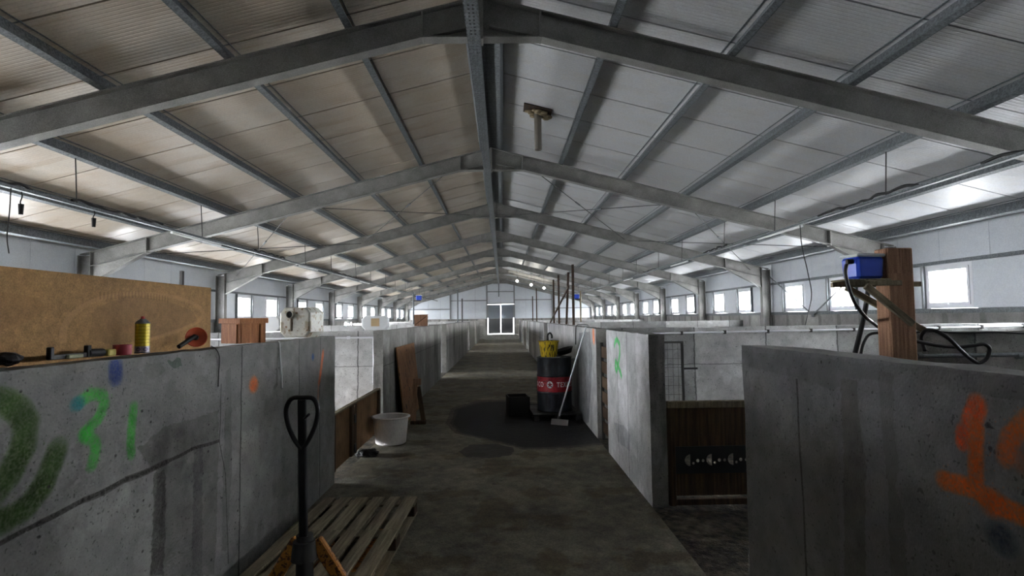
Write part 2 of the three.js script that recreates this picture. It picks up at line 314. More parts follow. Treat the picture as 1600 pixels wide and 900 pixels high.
// side walls: concrete plinth, sill and head rails, wall panels with window openings
const WIN = [1.8, 3.85];
const openAt = (s, b) => (b === 0 ? [] : b === 1 && s > 0 ? [3.85] : WIN);
const piersOf = (s, b) => (b === 0 ? [[0, 1.3], [1.3, 2.3], [2.3, 3.35], [3.35, 4.35], [4.35, 5]] : b === 1 && s > 0 ? [[0, 1.3], [1.3, 2.3], [2.3, 3.35], [4.35, 5]] : [[0, 1.3], [2.3, 3.35], [4.35, 5]]);
const HATCH = [[5.95, 7.4], [15.75, 17.2], [28.05, 29.45], [35.7, 37.1]];   // low pen doors to the yard, behind the pen walls; their light falls on the floor at the gaps
let nWin = 0, winProto = null;
function makeWindow(x, z, s) {
  const w = thing('window_' + (++nWin), 'white plastic framed window in the side wall between steel columns', 'window', [x, 1.72, z], s > 0 ? -Math.PI / 2 : Math.PI / 2, 'side wall windows', 'structure');
  const day = new THREE.RectAreaLight(DAYLIGHT, DAYLIGHT_LEVEL, 0.79, 0.54); day.name = 'window_daylight'; day.position.set(0, 0.375, 0.004); day.rotation.y = Math.PI; w.add(day);
  if (winProto) { for (const c of winProto.children) if (!c.isLight) w.add(c.clone()); return; }
  winProto = w;
  const ring = (W, H, t, z0, z1, y0) => merge(box(-W / 2, W / 2, y0, y0 + t, z0, z1), box(-W / 2, W / 2, y0 + H - t, y0 + H, z0, z1), box(-W / 2, -W / 2 + t, y0 + t, y0 + H - t, z0, z1), box(W / 2 - t, W / 2, y0 + t, y0 + H - t, z0, z1));
  mesh('window_frame', ring(0.998, 0.748, 0.055, -0.05, 0.03, 0.001), M.pvc, w);
  const sash = mesh('sash', ring(0.886, 0.636, 0.045, -0.03, 0.045, 0.057), M.pvc, w);
  mesh('handle', merge(box(-0.02, 0.02, 0.062, 0.085, 0.045, 0.055), box(-0.06, 0.02, 0.068, 0.08, 0.055, 0.07)), M.white, sash);
  mesh('pane', box(-0.398, 0.398, 0.102, 0.648, -0.006, 0), M.glass, w);
}
const DCOL = flatMat(0.23, 0.24, 0.25, 0.5, { metalness: 0.2 });
for (const [s, name] of [[-1, 'wall_left'], [1, 'wall_right']]) {
  const wall = thing(name, s < 0 ? 'white insulated side wall on the brown board side of the barn' : 'pale blue white insulated side wall behind the timber post', 'wall', [XC, 0, 0], 0, undefined, 'structure');
  const X = (a, b) => (s > 0 ? [a, b] : [-b, -a]);
  for (let b = 0; b < 10; b++) {
    const zf = 4.5 - b * 5;
    let from = -zf + 0.004;
    for (const [h0, h1] of s < 0 ? HATCH.filter(([h]) => h > -zf && h < -zf + 5) : []) {
      mesh('plinth', box(...X(HALF - 0.06, HALF + 0.2), -0.1, 1.64, -from, -h0), M.concretePale, wall);
      mesh('plinth', box(...X(HALF - 0.06, HALF + 0.2), 1.56, 1.64, -h0, -h1), M.concretePale, wall);
      from = h1;
    }
    mesh('plinth', box(...X(HALF - 0.06, HALF + 0.2), -0.1, 1.64, -from, zf - 4.996), M.concretePale, wall);
    mesh('sill_rail', box(...X(HALF - 0.1, HALF + 0.06), 1.64, 1.718, zf, zf - 5), M.galv, wall);
    mesh('head_rail', box(...X(HALF - 0.07, HALF + 0.0), 2.475, 2.53, zf, zf - 5), M.galv, wall);
    for (const [a, e] of piersOf(s, b)) {
      mesh('wall_panel', box(...X(HALF, HALF + 0.06), 1.72, 2.47, zf - a - 0.003, zf - e + 0.003), M.wallPanel, wall);
      mesh('jamb', box(...X(HALF - 0.05, HALF), 1.72, 2.475, zf - (a ? a : e - 0.05), zf - (a ? a + 0.05 : e)), a ? DCOL : M.galv, wall);
    }
    for (let i = 0; i < 5; i++) mesh('wall_panel', box(...X(HALF, HALF + 0.06), 2.47, 3.13, zf - i - 0.003, zf - i - 1 + 0.003), M.wallPanel, wall);
    for (const c of openAt(s, b)) makeWindow(XC + s * (HALF + 0.03), zf - c, s);
  }
  // outer cladding closes the joints, leaving the window openings
  const skin = [box(...X(HALF + 0.062, HALF + 0.08), 2.47, 3.3, Z0, Z1)];
  for (let b = 0; b < 10; b++) { const zf = 4.5 - b * 5; for (const [a, e] of piersOf(s, b)) skin.push(box(...X(HALF + 0.062, HALF + 0.08), 1.64, 2.47, zf - a, zf - e)); }
  mesh('outer_cladding', merge(skin), M.roofBack, wall);
}
HATCH.forEach(([h0, h1], i) => {                                        // open low doors in the plinth
  const w = h1 - h0, d = thing('door_' + (i + 2), 'open low pen door to the yard in the plinth', 'door', [XC - HALF - 0.1, 0, -(h0 + h1) / 2], Math.PI / 2, 'low pen doors', 'structure');
  for (const x of [-1, 1]) mesh('jamb', box(x * (w / 2 - 0.03) - 0.028, x * (w / 2 - 0.03) + 0.028, 0, 1.55, -0.05, 0.05), M.galv, d);
  mesh('lintel', box(-w / 2 + 0.06, w / 2 - 0.06, 1.5, 1.555, -0.05, 0.05), M.galv, d);
  const l = new THREE.RectAreaLight(DAYLIGHT, DAYLIGHT_LEVEL, w - 0.14, 1.44); l.name = 'doorway_daylight'; l.position.set(0, 0.76, 0); l.rotation.y = Math.PI; d.add(l);
});
// gable walls
function gable(name, label, z, dz, door) {
  const g = thing(name, label, 'wall', [XC, 0, z], 0, undefined, 'structure');
  const top = (x) => PANEL_Y - 0.01 - SL * Math.abs(x), L = -1.0, R = 1.12, z0 = Math.min(0, dz), z1 = Math.max(0, dz);
  const xs = [-7.72, -6.8, -5.8, -4.8, -4.0, -3.0, -2.0, L, 0.06, R, 2.1, 3.1, 4.2, 5.2, 6.2, 7.72];
  for (let i = 0; i < xs.length - 1; i++) {
    const a = xs[i] + 0.004, b = xs[i + 1] - 0.004, mid = door && a > L - 0.01 && b < R + 0.01, lo = mid ? 2.78 : 1.62;
    const pts = [[a, lo], [b, lo], [b, top(b)]]; if (a < 0 && b > 0) pts.push([0, top(0)]); pts.push([a, top(a)]);
    mesh('gable_panel', plate(pts, z0, z1), M.wallPanel, g);
    if (!mid) mesh('gable_plinth', box(a - 0.003, b + 0.003, -0.1, 1.62, z0 - 0.05, z1 + 0.05), M.concrete, g);
  }
  mesh('outer_cladding', merge(plate([[-7.9, 2.8], [7.9, 2.8], [7.9, top(7.9)], [0, top(0)], [-7.9, top(7.9)]], dz * 1.02, dz * 1.3), plate([[-7.9, 1.5], [L, 1.5], [L, 2.8], [-7.9, 2.8]], dz * 1.02, dz * 1.3), plate([[R, 1.5], [7.9, 1.5], [7.9, 2.8], [R, 2.8]], dz * 1.02, dz * 1.3), door ? [] : [plate([[L, 0], [R, 0], [R, 2.8], [L, 2.8]], dz * 1.02, dz * 1.3)]), M.roofBack, g);
  return g;
}
{
  const g = gable('wall_far', 'grey white gable wall with steel posts around the double door', Z1, -0.06, true);
  for (const x of [-4.0, -1.05, 1.17, 4.25]) mesh('gable_post', box(x - 0.05, x + 0.05, 1.6, PANEL_Y - 0.2 - SL * Math.abs(x), 0.01, 0.12), DCOL, g);
  for (const [a, b, y] of [[-3.95, -1.1, 3.1], [1.22, 4.2, 3.12], [-7.6, -4.05, 2.42], [4.3, 7.6, 2.42], [-1.0, 1.12, 3.8]]) mesh('gable_rail', box(a, b, y - 0.035, y + 0.035, 0.01, 0.07), DCOL, g);
  mesh('threshold', box(-1.0, 1.12, 0, 0.355, -0.1, 0.06), M.concrete, g);
  mesh('door_head', box(-1.0, 1.12, 2.78, 2.86, -0.02, 0.08), DCOL, g);
  const d = thing('door_1', 'grey double door with daylight showing through its gaps', 'door', [XC, 0.36, Z1], 0, undefined, 'structure');
  const up = flatMat(0.2, 0.225, 0.26, 0.6), low = flatMat(0.07, 0.072, 0.075, 0.7);
  for (const s of [-1, 1]) {
    const c = 0.06, a = c + s * 0.018, b = c + s * 1.015, leaf = mesh('door_leaf', box(Math.min(a, b), Math.max(a, b), 0.05, 2.4, -0.06, -0.02), M.steel, d);
    mesh('upper_panel', box(Math.min(a, b) + 0.02, Math.max(a, b) - 0.02, 1.27, 2.37, -0.02, -0.01), up, leaf);
    mesh('lower_panel', box(Math.min(a, b) + 0.02, Math.max(a, b) - 0.02, 0.08, 1.25, -0.02, -0.01), low, leaf);
  }
  for (const x of [-0.985, 1.105]) mesh('door_stop', box(x - 0.03, x + 0.03, 1.3, 2.415, -0.019, 0.0), DCOL, d);
  mesh('door_stop', box(-0.95, 1.07, 2.385, 2.41, -0.019, 0), DCOL, d);
  mesh('door_bolt', rod(V(0.1, 1.0, 0), V(0.1, 1.35, 0), 0.015), M.dark, d);
  const st = thing('door_step', 'raised concrete step in front of the double door', 'step', [XC, 0, Z1], 0);
  mesh('step_block', cbox(2.7, 0.36, 1.1, 0.01, 0.06, 0.18, 0.62), M.concrete, st);
  gable('wall_near', 'gable wall closing the barn behind the viewer', Z0, 0.06, false);
}

// ------------------------------------------------------------------ steel portal frames
const ry = (x) => 4.44 - SL * (Math.abs(x) - 0.59), rt = (x) => 4.87 - SL * Math.abs(x);
function makeFrame() {
  const f = thing('portal_frame', 'grey steel portal frame carrying the roof purlins', 'frame', [XC, 0, -FRAMES[0]], 0, 'steel portal frames along the barn');
  const FW = 0.07, t = 0.006;
  for (const s of [-1, 1]) {
    const m = (pts) => plate(s > 0 ? pts.map(([x, y]) => [x, y]) : pts.map(([x, y]) => [-x, y]).reverse(), -t, t);
    const fl = (x0, y0, x1, y1, th = 0.016, w = FW) => bar(V(s * x0, y0, 0), V(s * x1, y1, 0), th, w * 2, V(0, 0, 1), 0.002);
    const r = mesh('rafter', merge(m([[0.59, ry(0.59)], [7.4, ry(7.4)], [7.4, rt(7.4)], [0.59, rt(0.59)]]), fl(0.59, ry(0.59) + 0.008, 7.4, ry(7.4) + 0.008), fl(0.0, rt(0) - 0.008, 7.6, rt(7.6) - 0.008)), M.steel, f);
    mesh('stiffener', box(s * 6.4 - 0.012, s * 6.4 + 0.012, ry(6.4) - 0.02, rt(6.4) - 0.012, -FW - 0.002, FW + 0.002), M.steel, r);
    mesh('stiffener', box(s * 0.59 - 0.008, s * 0.59 + 0.008, 4.435, rt(0.59) - 0.012, -FW - 0.002, FW + 0.002), M.steel, r);
    mesh('haunch', merge(m([[6.41, ry(6.41)], [7.4, 2.42], [7.4, ry(7.4)]]), fl(6.42, ry(6.42) - 0.01, 7.4, 2.41)), M.steel, f);
    mesh('apex_haunch', merge(m([[0, 4.44], [0.58, 4.44], [0.58, rt(0.58)], [0, rt(0)]]), fl(0, 4.448, 0.59, 4.448), fl(0.08, 4.56, 0.58, 4.448)), M.steel, f);
    const c0 = s * 7.4, c1 = s * 7.62;
    mesh('column', merge(box(Math.min(c0, c0 + s * 0.014), Math.max(c0, c0 + s * 0.014), 0, rt(7.4) - 0.02, -0.075, 0.075), box(Math.min(c1, c1 + s * 0.014), Math.max(c1, c1 + s * 0.014), 0, rt(7.62) - 0.02, -0.075, 0.075), box(Math.min(c0, c1), Math.max(c0, c1), 0, rt(7.62) - 0.02, -0.005, 0.005), box(Math.min(c0, c1) - 0.04, Math.max(c0, c1) + 0.04, 0, 0.02, -0.13, 0.13)), M.steel, f);
  }
  mesh('splice_plate', box(-0.014, 0.014, 4.42, 4.86, -0.075, 0.075), M.steel, f);
  return f;
}
const frame0 = makeFrame();
const NTH = ['standing against the far gable wall', 'second from the far gable wall', 'third from the far gable wall', 'fourth from the far gable wall', 'fifth from the far gable wall', 'sixth from the far gable wall', 'seventh from the far gable wall', 'behind the timber post, eighth from the far gable', 'crossing above the spray can and timber post'];
frame0.userData.label = 'grey steel portal frame ' + NTH[8];
FRAMES.slice(1).forEach((d, i) => dup(frame0, [XC, 0, -d], 0, 'grey steel portal frame ' + NTH[7 - i]));

// purlins: lipped channels open towards the ridge
{
  const D = 0.18, F = 0.07, LP = 0.02, T = 0.005, H0 = 26, ROWS = [0.12, 1.28, 2.46, 3.66, 4.85, 6.05, 7.22], ORD = ['ridge', 'second', 'third', 'fourth', 'fifth', 'sixth', 'eaves'];
  const prof = merge(box(F - T, F, 0, D, -25, 25), box(0, F, 0, T, -25, 25), box(0, F, D - T, D, -25, 25), box(0, T, T, LP, -25, 25), box(0, T, D - LP, D - T, -25, 25));
  const cleat = merge(box(F, F + 0.006, 0.0, 0.15, -0.05, 0.05), box(F, F + 0.05, 0, 0.006, -0.05, 0.05));
  for (const s of [-1, 1]) ROWS.forEach((x, i) => {
    const p = thing('roof_purlin', `galvanised steel ${ORD[i]} purlin under the ${s < 0 ? 'tan dusty' : 'grey white'} roof slope`, 'purlin', [XC + s * x, rt(x) + 0.002, -20.5], 0);
    p.rotation.order = 'ZYX'; if (s > 0) p.rotation.z = -ANG; else { p.rotation.z = ANG; p.rotation.y = Math.PI; }
    mesh('channel', prof, M.galv, p);
    for (const d of FRAMES) { const c = mesh('cleat', cleat, M.galv, p); c.position.z = s > 0 ? 20.5 - d : d - 20.5; }
  });
}
// diagonal roof bracing rods
{
  const y = (x) => rt(x) - 0.16;
  for (const [d0, d1] of [[10.5, 15.5], [30.5, 35.5]]) for (const s of [-1, 1]) for (const [a, b] of [[0.7, 3.6], [3.7, 7.1]]) {
    const t = thing('bracing_rods', `crossed ${a < 1 ? 'upper' : 'lower'} bracing rods under the ${s < 0 ? 'tan' : 'grey white'} slope, ${d0 < 20 ? 'bay behind the flue pipe' : 'bay near the bulbs'}`, 'bracing', [XC, 0, -d0], 0, 'roof bracing crosses');
    for (const [p, q] of [[a, b], [b, a]]) {
      const A = V(s * p, y(p) + (p === a ? 0.006 : -0.006), -0.02), B = V(s * q, y(q) + (p === a ? 0.006 : -0.006), -(d1 - d0) + 0.02);
      const r = mesh('rod', rod(A, B, 0.008, 6), M.dark, t);
      const c = A.clone().lerp(B, 0.4), e = A.clone().lerp(B, 0.44); mesh('turnbuckle', rod(c, e, 0.018, 8), M.galv, r);
    }
  }
}
// cable trays
{
  const holes = canvas(64, 128), k = holes.getContext('2d'); k.fillStyle = '#fff'; k.fillRect(0, 0, 64, 128); k.fillStyle = '#000';
  for (const x of [10, 32, 54]) for (const y of [32, 96]) k.fillRect(x - 4, y - 12, 8, 24);
  const hm = texture(holes, false); const perf = std({ map: M.galv.map, roughness: 0.5, metalness: 0.3, alphaMap: hm, alphaTest: 0.5 });
  hm.repeat.set(1 / 0.12, 1 / 0.12);
  const t = thing('ridge_cable_tray', 'long perforated cable tray hanging under the roof ridge', 'cable tray', [-0.235, 4.28, 0], 0);
  mesh('tray_bottom', box(-0.06, 0.06, 0, 0.003, 0.5, -44), perf, t);
  for (const s of [-1, 1]) mesh('tray_side', box(s * 0.06 - 0.0015, s * 0.06 + 0.0015, 0, 0.05, 0.5, -44), M.galv, t);
  for (const d of FRAMES.slice(0, 8)) mesh('hanger', rod(V(0.02, 0.004, -d), V(0.02, 0.155, -d), 0.006), M.galv, t);
  mesh('cable', tube([V(0.02, 0.018, 0.5), V(-0.02, 0.02, -10), V(0.01, 0.018, -22), V(0, 0.02, -44)], 0.012, 6, 40), M.black, t);
  mesh('end_pipe', rod(V(0, -0.95, -43.9), V(0, 0.0, -43.9), 0.04), M.galv, t);
  for (const s of [-1, 1]) {
    const r = thing('lighting_rail', s < 0 ? 'thin lighting rail with tangled cables hung under the tan roof slope' : 'thin lighting rail with cables hung under the grey white roof slope', 'rail', [XC + s * 4.87, 3.05, 0], 0);
    mesh('rail_channel', merge(box(-0.03, 0.03, 0, 0.006, 0, -44), box(-0.03, -0.026, 0, 0.03, 0, -44), box(0.026, 0.03, 0, 0.03, 0, -44)), M.galv, r);
    for (let d = 1.7, i = 0; d < 43; d += (i % 2 ? 2.2 : 2.8), i++) mesh('hanger_wire', rod(V(0, 0.006, -d), V(s * 0.03, rt(4.87) - 3.05 + 0.004, -d), 0.007, 6), M.dark, r);
    for (const [a, b] of s < 0 ? [[3.2, 6.2], [6.6, 8.4], [11.5, 13.2], [17, 19]] : [[3.4, 5.4], [6.2, 8.2], [11.5, 13], [17, 18.5]]) {
      const p = []; for (let d = a; d <= b; d += 0.16) p.push(V(rr(-0.03, 0.03), 0.042 + rr(-0.012, 0.035), -d));
      mesh('loose_cable', tube(p, 0.018, 6), M.black, r);
    }
    for (const [a, b] of [[2.2, 3.5], [8.6, 10.1], [14, 15.4], [20, 21.4]]) mesh('light_tube', rod(V(s * -0.01, -0.026, -a), V(s * -0.01, -0.026, -b), 0.02, 10), M.white, r);
  }
  const plug = (px, py, D, L, lab) => { const a = onX(px, py, XC - 4.87), t = thing('hanging_plug', lab, 'cable', [a.x, 3.043, a.z], 0); mesh('cord', tube([V(0, 0, 0), V(0.015, -L * 0.4, 0.01), V(-0.01, -L * 0.8, 0), V(0, -L, 0)], 0.006, 6), M.black, t); mesh('plug_body', cyl(0.02, 0.026, 0.11, 10, 0, -L - 0.1, 0), M.black, t); };
  plug(34, 292, 5.15, 0.14, 'black plug on a short cord hanging from the lighting rail nearest the board');
  plug(147, 332, 6.6, 0.1, 'black plug dangling from the lighting rail above the spray can');
  single('power_cable', 'thin black cable dropping in a curve from the lighting rail to the pen divider', 'cable', tube([[1250, 352], [1253, 385], [1262, 425], [1268, 460], [1263, 488], [1257, 512]].map(([x, y], i) => at(x, y, 8.6 - i * 0.09)), 0.008, 6), M.black);
  single('power_cable', 'thin grey wire hanging from the roof in front of the brown board', 'cable', tube([[17, 296], [15, 330], [11, 372], [14, 396]].map(([x, y], i) => { const p = onX(x, y, XC - 4.87); if (!i) p.y = 3.05; return p; }), 0.006, 6), M.dark);
}
// stub of a stove pipe through the roof
{
  const p = at(840, 166, 8.5), x = p.x - XC, t = thing('flue_pipe', 'short rusty flue pipe hanging from a foamed patch in the roof', 'pipe', [p.x, PANEL_Y - SL * x, p.z], 0);
  const pl = mesh('patch_plate', cbox(0.44, 0.02, 0.34, 0.004, 0, -0.012, 0), M.rust, t); pl.rotation.z = -ANG;
  const b = []; for (let i = 0; i < 16; i++) { const g = flat(new THREE.IcosahedronGeometry(rr(0.025, 0.055), 1)); g.scale(1.3, 0.7, 1); const xx = rr(-0.19, 0.17), zz = rr(-0.13, 0.13); g.translate(xx, -0.062 - xx * SL, zz); b.push(g); }
  const foam = mesh('foam', merge(b), flatMat(0.34, 0.27, 0.17, 0.9), t);
  foam.userData.kind = 'stuff';
  mesh('pipe', lathe([[0.05, -0.63], [0.056, -0.63], [0.056, -0.05], [0.05, -0.05], [0.05, -0.63]], 24), flatMat(0.2, 0.18, 0.15, 0.6, { metalness: 0.2 }), t);
}
// light bulbs far down the barn
{
  for (const [px, py, lab] of [[808, 439, 'glowing bulb hanging nearest the ridge at the far end'], [830, 445, 'middle one of three glowing bulbs at the far end'], [850, 450, 'glowing bulb hanging furthest from the ridge at the far end']]) {
    const p = at(px, py, 35.2), x = Math.abs(p.x - XC), top = rt(x) + 0.0 - p.y, t = thing('hanging_bulb', lab, 'light bulb', [p.x, p.y, p.z], 0, 'glowing bulbs at the far end');
    mesh('bulb', flat(new THREE.SphereGeometry(0.075, 16, 12)), std({ color: 0xffffff, emissive: lin(1, 0.97, 0.9), emissiveIntensity: 1.5 }), t);
    mesh('cord', rod(V(0, 0.11, 0), V(0, top + 0.16, 0), 0.008, 6), M.black, t);
    mesh('lamp_holder', cyl(0.03, 0.025, 0.06, 10, 0, 0.065, 0), M.black, t);
    const l = new THREE.PointLight(0xfff4e0, 0.03); l.castShadow = true; l.shadow.radius = 3; l.name = 'bulb_light'; t.add(l);
  }
}

// ------------------------------------------------------------------ concrete pen walls
function rough(g, amp = 0.006) {
  const p = g.attributes.position;
  for (let i = 0; i < p.count; i++) {
    const x = p.getX(i), y = p.getY(i), z = p.getZ(i), k = y < 0.02 ? 0 : 1;
    p.setXYZ(i, x + k * amp * per.noise(x * 3, y * 4, z * 4), y + k * amp * 1.3 * per.noise(x * 4 + 5, y * 2, z * 6), z + k * amp * per.noise(x * 4 + 9, y * 5, z * 3));
  }
  g.computeVertexNormals();
  return g;
}
// wall along the aisle from depth a to depth b; special = material of the aisle face
function penWall(s, a, b, label, mat, special, H = WALLH) {
  const L = b - a, g = new THREE.BoxGeometry(TH, H, L, 2, 14, Math.min(90, Math.ceil(L / 0.09)));
  g.translate(0, H / 2, 0);
  const uv = g.attributes.uv, p = g.attributes.position, n = g.attributes.normal;
  for (let i = 0; i < uv.count; i++) {
    const nx = n.getX(i);
    if (special && nx * -s > 0.9) continue;
    if (Math.abs(nx) > 0.9) uv.setXY(i, -p.getZ(i) + a, p.getY(i)); else if (Math.abs(n.getY(i)) > 0.9) uv.setXY(i, p.getZ(i), p.getX(i)); else uv.setXY(i, p.getX(i) + a, p.getY(i));
  }
  rough(g);
  const mats = Array(6).fill(M.concrete); mats[0] = mats[1] = mat; if (special) mats[s > 0 ? 1 : 0] = special;
  const o = new THREE.Mesh(g, mats); o.name = numbered('pen_wall'); o.castShadow = o.receiveShadow = true;
  o.position.set(s > 0 ? AR + TH / 2 : AL - TH / 2, 0, -(a + b) / 2); o.userData = { label, category: 'wall' };
  scene.add(o);
  return o;
}
function crossWall(x0, x1, D, label, mat = M.formB, H = WALLH) {
  const L = x1 - x0, g = new THREE.BoxGeometry(L, H, TH, Math.ceil(L / 0.12), 12, 2); g.translate(0, H / 2, 0);
  const uv = g.attributes.uv, p = g.attributes.position, n = g.attributes.normal;
  for (let i = 0; i < uv.count; i++) Math.abs(n.getY(i)) > 0.9 ? uv.setXY(i, p.getX(i), p.getZ(i)) : uv.setXY(i, p.getX(i) + p.getZ(i) + D, p.getY(i));
  const o = new THREE.Mesh(rough(g), mat); o.name = numbered('pen_divider'); o.castShadow = o.receiveShadow = true;
  o.position.set((x0 + x1) / 2, 0, -D - TH / 2); o.userData = { label, category: 'wall' }; scene.add(o);
  return o;
}
const faceMat = (c) => std({ map: texture(c, true), bumpMap: (() => { const t = concreteBump.clone(); t.repeat.set(4, 1); return t; })(), bumpScale: 0.004, roughness: 0.92 });
const LX = XC - HALF + 0.065, RX = XC + HALF - 0.065;
{ // near wall with the green digits
  const a = -1.5, b = 5.82, L = b - a, W = 2048, H = 512, q = (px, py) => { const p = onX(px, py, AL); return [(-p.z - a) / L * W, (1 - p.y / WALLH) * H]; };
  const ov = overlay(W, H, (k) => {
    const st = (pts, r, c, al) => spray(k, pts.map((e) => q(...e)), r, c, al);
    const ln = (pts, w, c) => { k.strokeStyle = `rgba(${c})`; k.lineCap = k.lineJoin = 'round'; const z = pts.map((e) => q(...e)); for (let i = 0; i < z.length - 1; i++) { k.lineWidth = w * rr(0.7, 1.3); k.beginPath(); k.moveTo(...z[i]); k.lineTo(...z[i + 1]); k.stroke(); } };
    stain(k, [[255, 668], [300, 655], [340, 640], [342, 700], [335, 900], [235, 900], [245, 740], [215, 700]].map((e) => q(...e)), '78,76,72,0.42');
    stain(k, [[240, 740], [258, 735], [256, 900], [236, 900]].map((e) => q(...e)), '58,56,52,0.5');
    stain(k, [[303, 700], [318, 695], [316, 900], [300, 900]].map((e) => q(...e)), '70,68,64,0.45');
    stain(k, [[352, 580], [360, 575], [362, 740], [354, 860], [346, 860]].map((e) => q(...e)), '92,90,88,0.5');
    stain(k, [[228, 568], [252, 566], [258, 580], [240, 592], [224, 585]].map((e) => q(...e)), '104,102,96,0.6');
    stain(k, [[262, 565], [280, 560], [284, 572], [270, 577]].map((e) => q(...e)), '64,82,70,0.7');
    stain(k, [[402, 540], [440, 532], [520, 527], [522, 600], [450, 560], [430, 585], [404, 560]].map((e) => q(...e)), '104,103,101,0.4');
    ln([[0, 848], [60, 818], [130, 782], [200, 748], [262, 722], [300, 702], [342, 688]], 7, '50,46,42,0.8');
    ln([[130, 782], [160, 770], [200, 748], [262, 722]], 11, '50,46,42,0.6');
    ln([[345, 600], [343, 690], [352, 740], [357, 880]], 3, '60,58,56,0.7');
    ln([[435, 545], [432, 600], [428, 605]], 8, '88,86,84,0.6');
    st([[-30, 620], [10, 628], [30, 640], [42, 660], [36, 700], [14, 745], [-10, 775]], 19, '52,80,26', 0.36);
    st([[90, 698], [82, 725], [66, 762], [40, 795], [5, 815], [-20, 815]], 18, '48,76,24', 0.38);
    st([[128, 624], [142, 616], [160, 618], [163, 632], [152, 655], [133, 675], [136, 682], [148, 690], [150, 700], [142, 730]], 11, '62,172,58', 0.3);
    st([[133, 676], [136, 680]], 14, '60,190,60', 0.5);
    st([[209, 633], [207, 660], [204, 690], [206, 712]], 10, '58,160,52', 0.35);
    st([[120, 632], [124, 628]], 12, '24,120,128', 0.5);
    st([[181, 568], [181, 592]], 15, '34,52,118', 0.5);
    st([[396, 600], [398, 603]], 22, '240,104,38', 0.6);
    st([[505, 550], [501, 585], [498, 600]], 12, '226,98,46', 0.32); st([[498, 600], [496, 640]], 10, '214,110,70', 0.1);
    st([[489, 556], [489, 560]], 10, '40,78,140', 0.6);
    for (let i = 0; i < 60; i++) { k.fillStyle = 'rgba(36,34,34,0.8)'; k.beginPath(); k.arc(rr(800, W), rr(0, H), rr(0.8, 2.6), 0, 6.3); k.fill(); }
  });
  penWall(-1, a, b, 'long grey concrete pen wall sprayed with green digits below the brown board', M.formA, faceMat(concrete(W, H, L, WALLH, { ov, seams: [[5.25, 1.05, 0.7], [6.3, 0.92, 0.5], [6.85, 0.96, 0.5]], base: [132, 131, 128], drips: 0.35 })));
}
{ // near wall with the orange digits
  const a = -1.5, b = 2.99, L = b - a, W = 2048, H = 680, q = (px, py) => { const p = onX(px, py, AR); return [(b + p.z) / L * W, (1 - p.y / WALLH) * H]; };
  const ov = overlay(W, H, (k) => {
    const st = (pts, r, c, al) => spray(k, pts.map((e) => q(...e)), r, c, al), S = (pts, c) => stain(k, pts.map((e) => q(...e)), c);
    S([[1156, 548], [1600, 590], [1600, 628], [1440, 600], [1420, 575], [1390, 598], [1330, 590], [1300, 610], [1270, 600], [1240, 590], [1200, 580], [1158, 570]], '104,104,104,0.45');
    S([[1312, 590], [1338, 595], [1343, 660], [1352, 720], [1352, 900], [1318, 900], [1318, 700]], '92,90,84,0.55');
    S([[1372, 580], [1396, 585], [1396, 640], [1398, 690], [1404, 735], [1398, 760], [1414, 800], [1418, 900], [1392, 900], [1388, 760], [1380, 700]], '96,95,92,0.55');
    S([[1160, 700], [1245, 690], [1310, 690], [1312, 900], [1165, 900]], '112,110,102,0.25');
    k.strokeStyle = 'rgba(62,60,58,0.85)'; k.lineWidth = 7; k.beginPath(); k.moveTo(...q(1244, 592)); k.lineTo(...q(1250, 700)); k.lineTo(...q(1258, 850)); k.lineTo(...q(1260, 900)); k.stroke();
    st([[1527, 632], [1521, 648], [1515, 662]], 17, '255,104,50', 0.75); st([[1505, 674], [1503, 694]], 13, '255,100,46', 0.75);
    st([[1524, 664], [1524, 700], [1523, 752]], 14, '240,112,44', 0.55); st([[1471, 748], [1500, 757], [1524, 765], [1546, 784], [1562, 792], [1610, 812]], 15, '240,112,40', 0.55); st([[1542, 784], [1556, 790]], 22, '220,96,34', 0.3);
    st([[1612, 648], [1592, 668], [1575, 686], [1569, 716]], 15, '232,116,54', 0.5); st([[1590, 710], [1604, 730]], 20, '190,100,60', 0.16);
    st([[1556, 838], [1572, 850]], 22, '46,58,74', 0.35); S([[1538, 664], [1548, 662], [1552, 670], [1544, 672]], '50,50,52,0.8');
    for (let i = 0; i < 90; i++) { k.fillStyle = 'rgba(48,46,46,0.75)'; k.beginPath(); k.arc(rr(0, W), rr(0, H), rr(0.8, 3), 0, 6.3); k.fill(); }
  });
  penWall(1, a, b, 'grey concrete pen wall sprayed with orange digits and damp streaks', M.formA, faceMat(concrete(W, H, L, WALLH, { ov, base: [130, 130, 131], drips: 0.25 })));
}
{ // short block with the green digit two
  const a = 4.92, b = 6.92, L = b - a, W = 1024, H = 768, q = (px, py) => { const p = onX(px, py, AR); return [(b + p.z) / L * W, (1 - p.y / WALLH) * H]; };
  const ov = overlay(W, H, (k) => {
    spray(k, [[960, 541], [961, 533], [964, 530], [968, 537], [968.5, 552], [966, 570], [963, 580], [961, 574], [961.5, 564], [965, 570], [969, 580], [971, 588]].map((e) => q(...e)), 20, '58,186,84', 0.4);
    stain(k, [[960, 660], [975, 665], [985, 680], [984, 705], [966, 690]].map((e) => q(...e)), '112,112,120,0.4');
  });
  penWall(1, a, b, 'short pale concrete pen wall marked with a green digit two', M.formA, faceMat(concrete(W, H, L, WALLH, { ov, base: [182, 183, 184], seams: [[0.62, 1.02, 0.5], [1.12, 0.95, 0.4]], drips: 0.3 })));
}
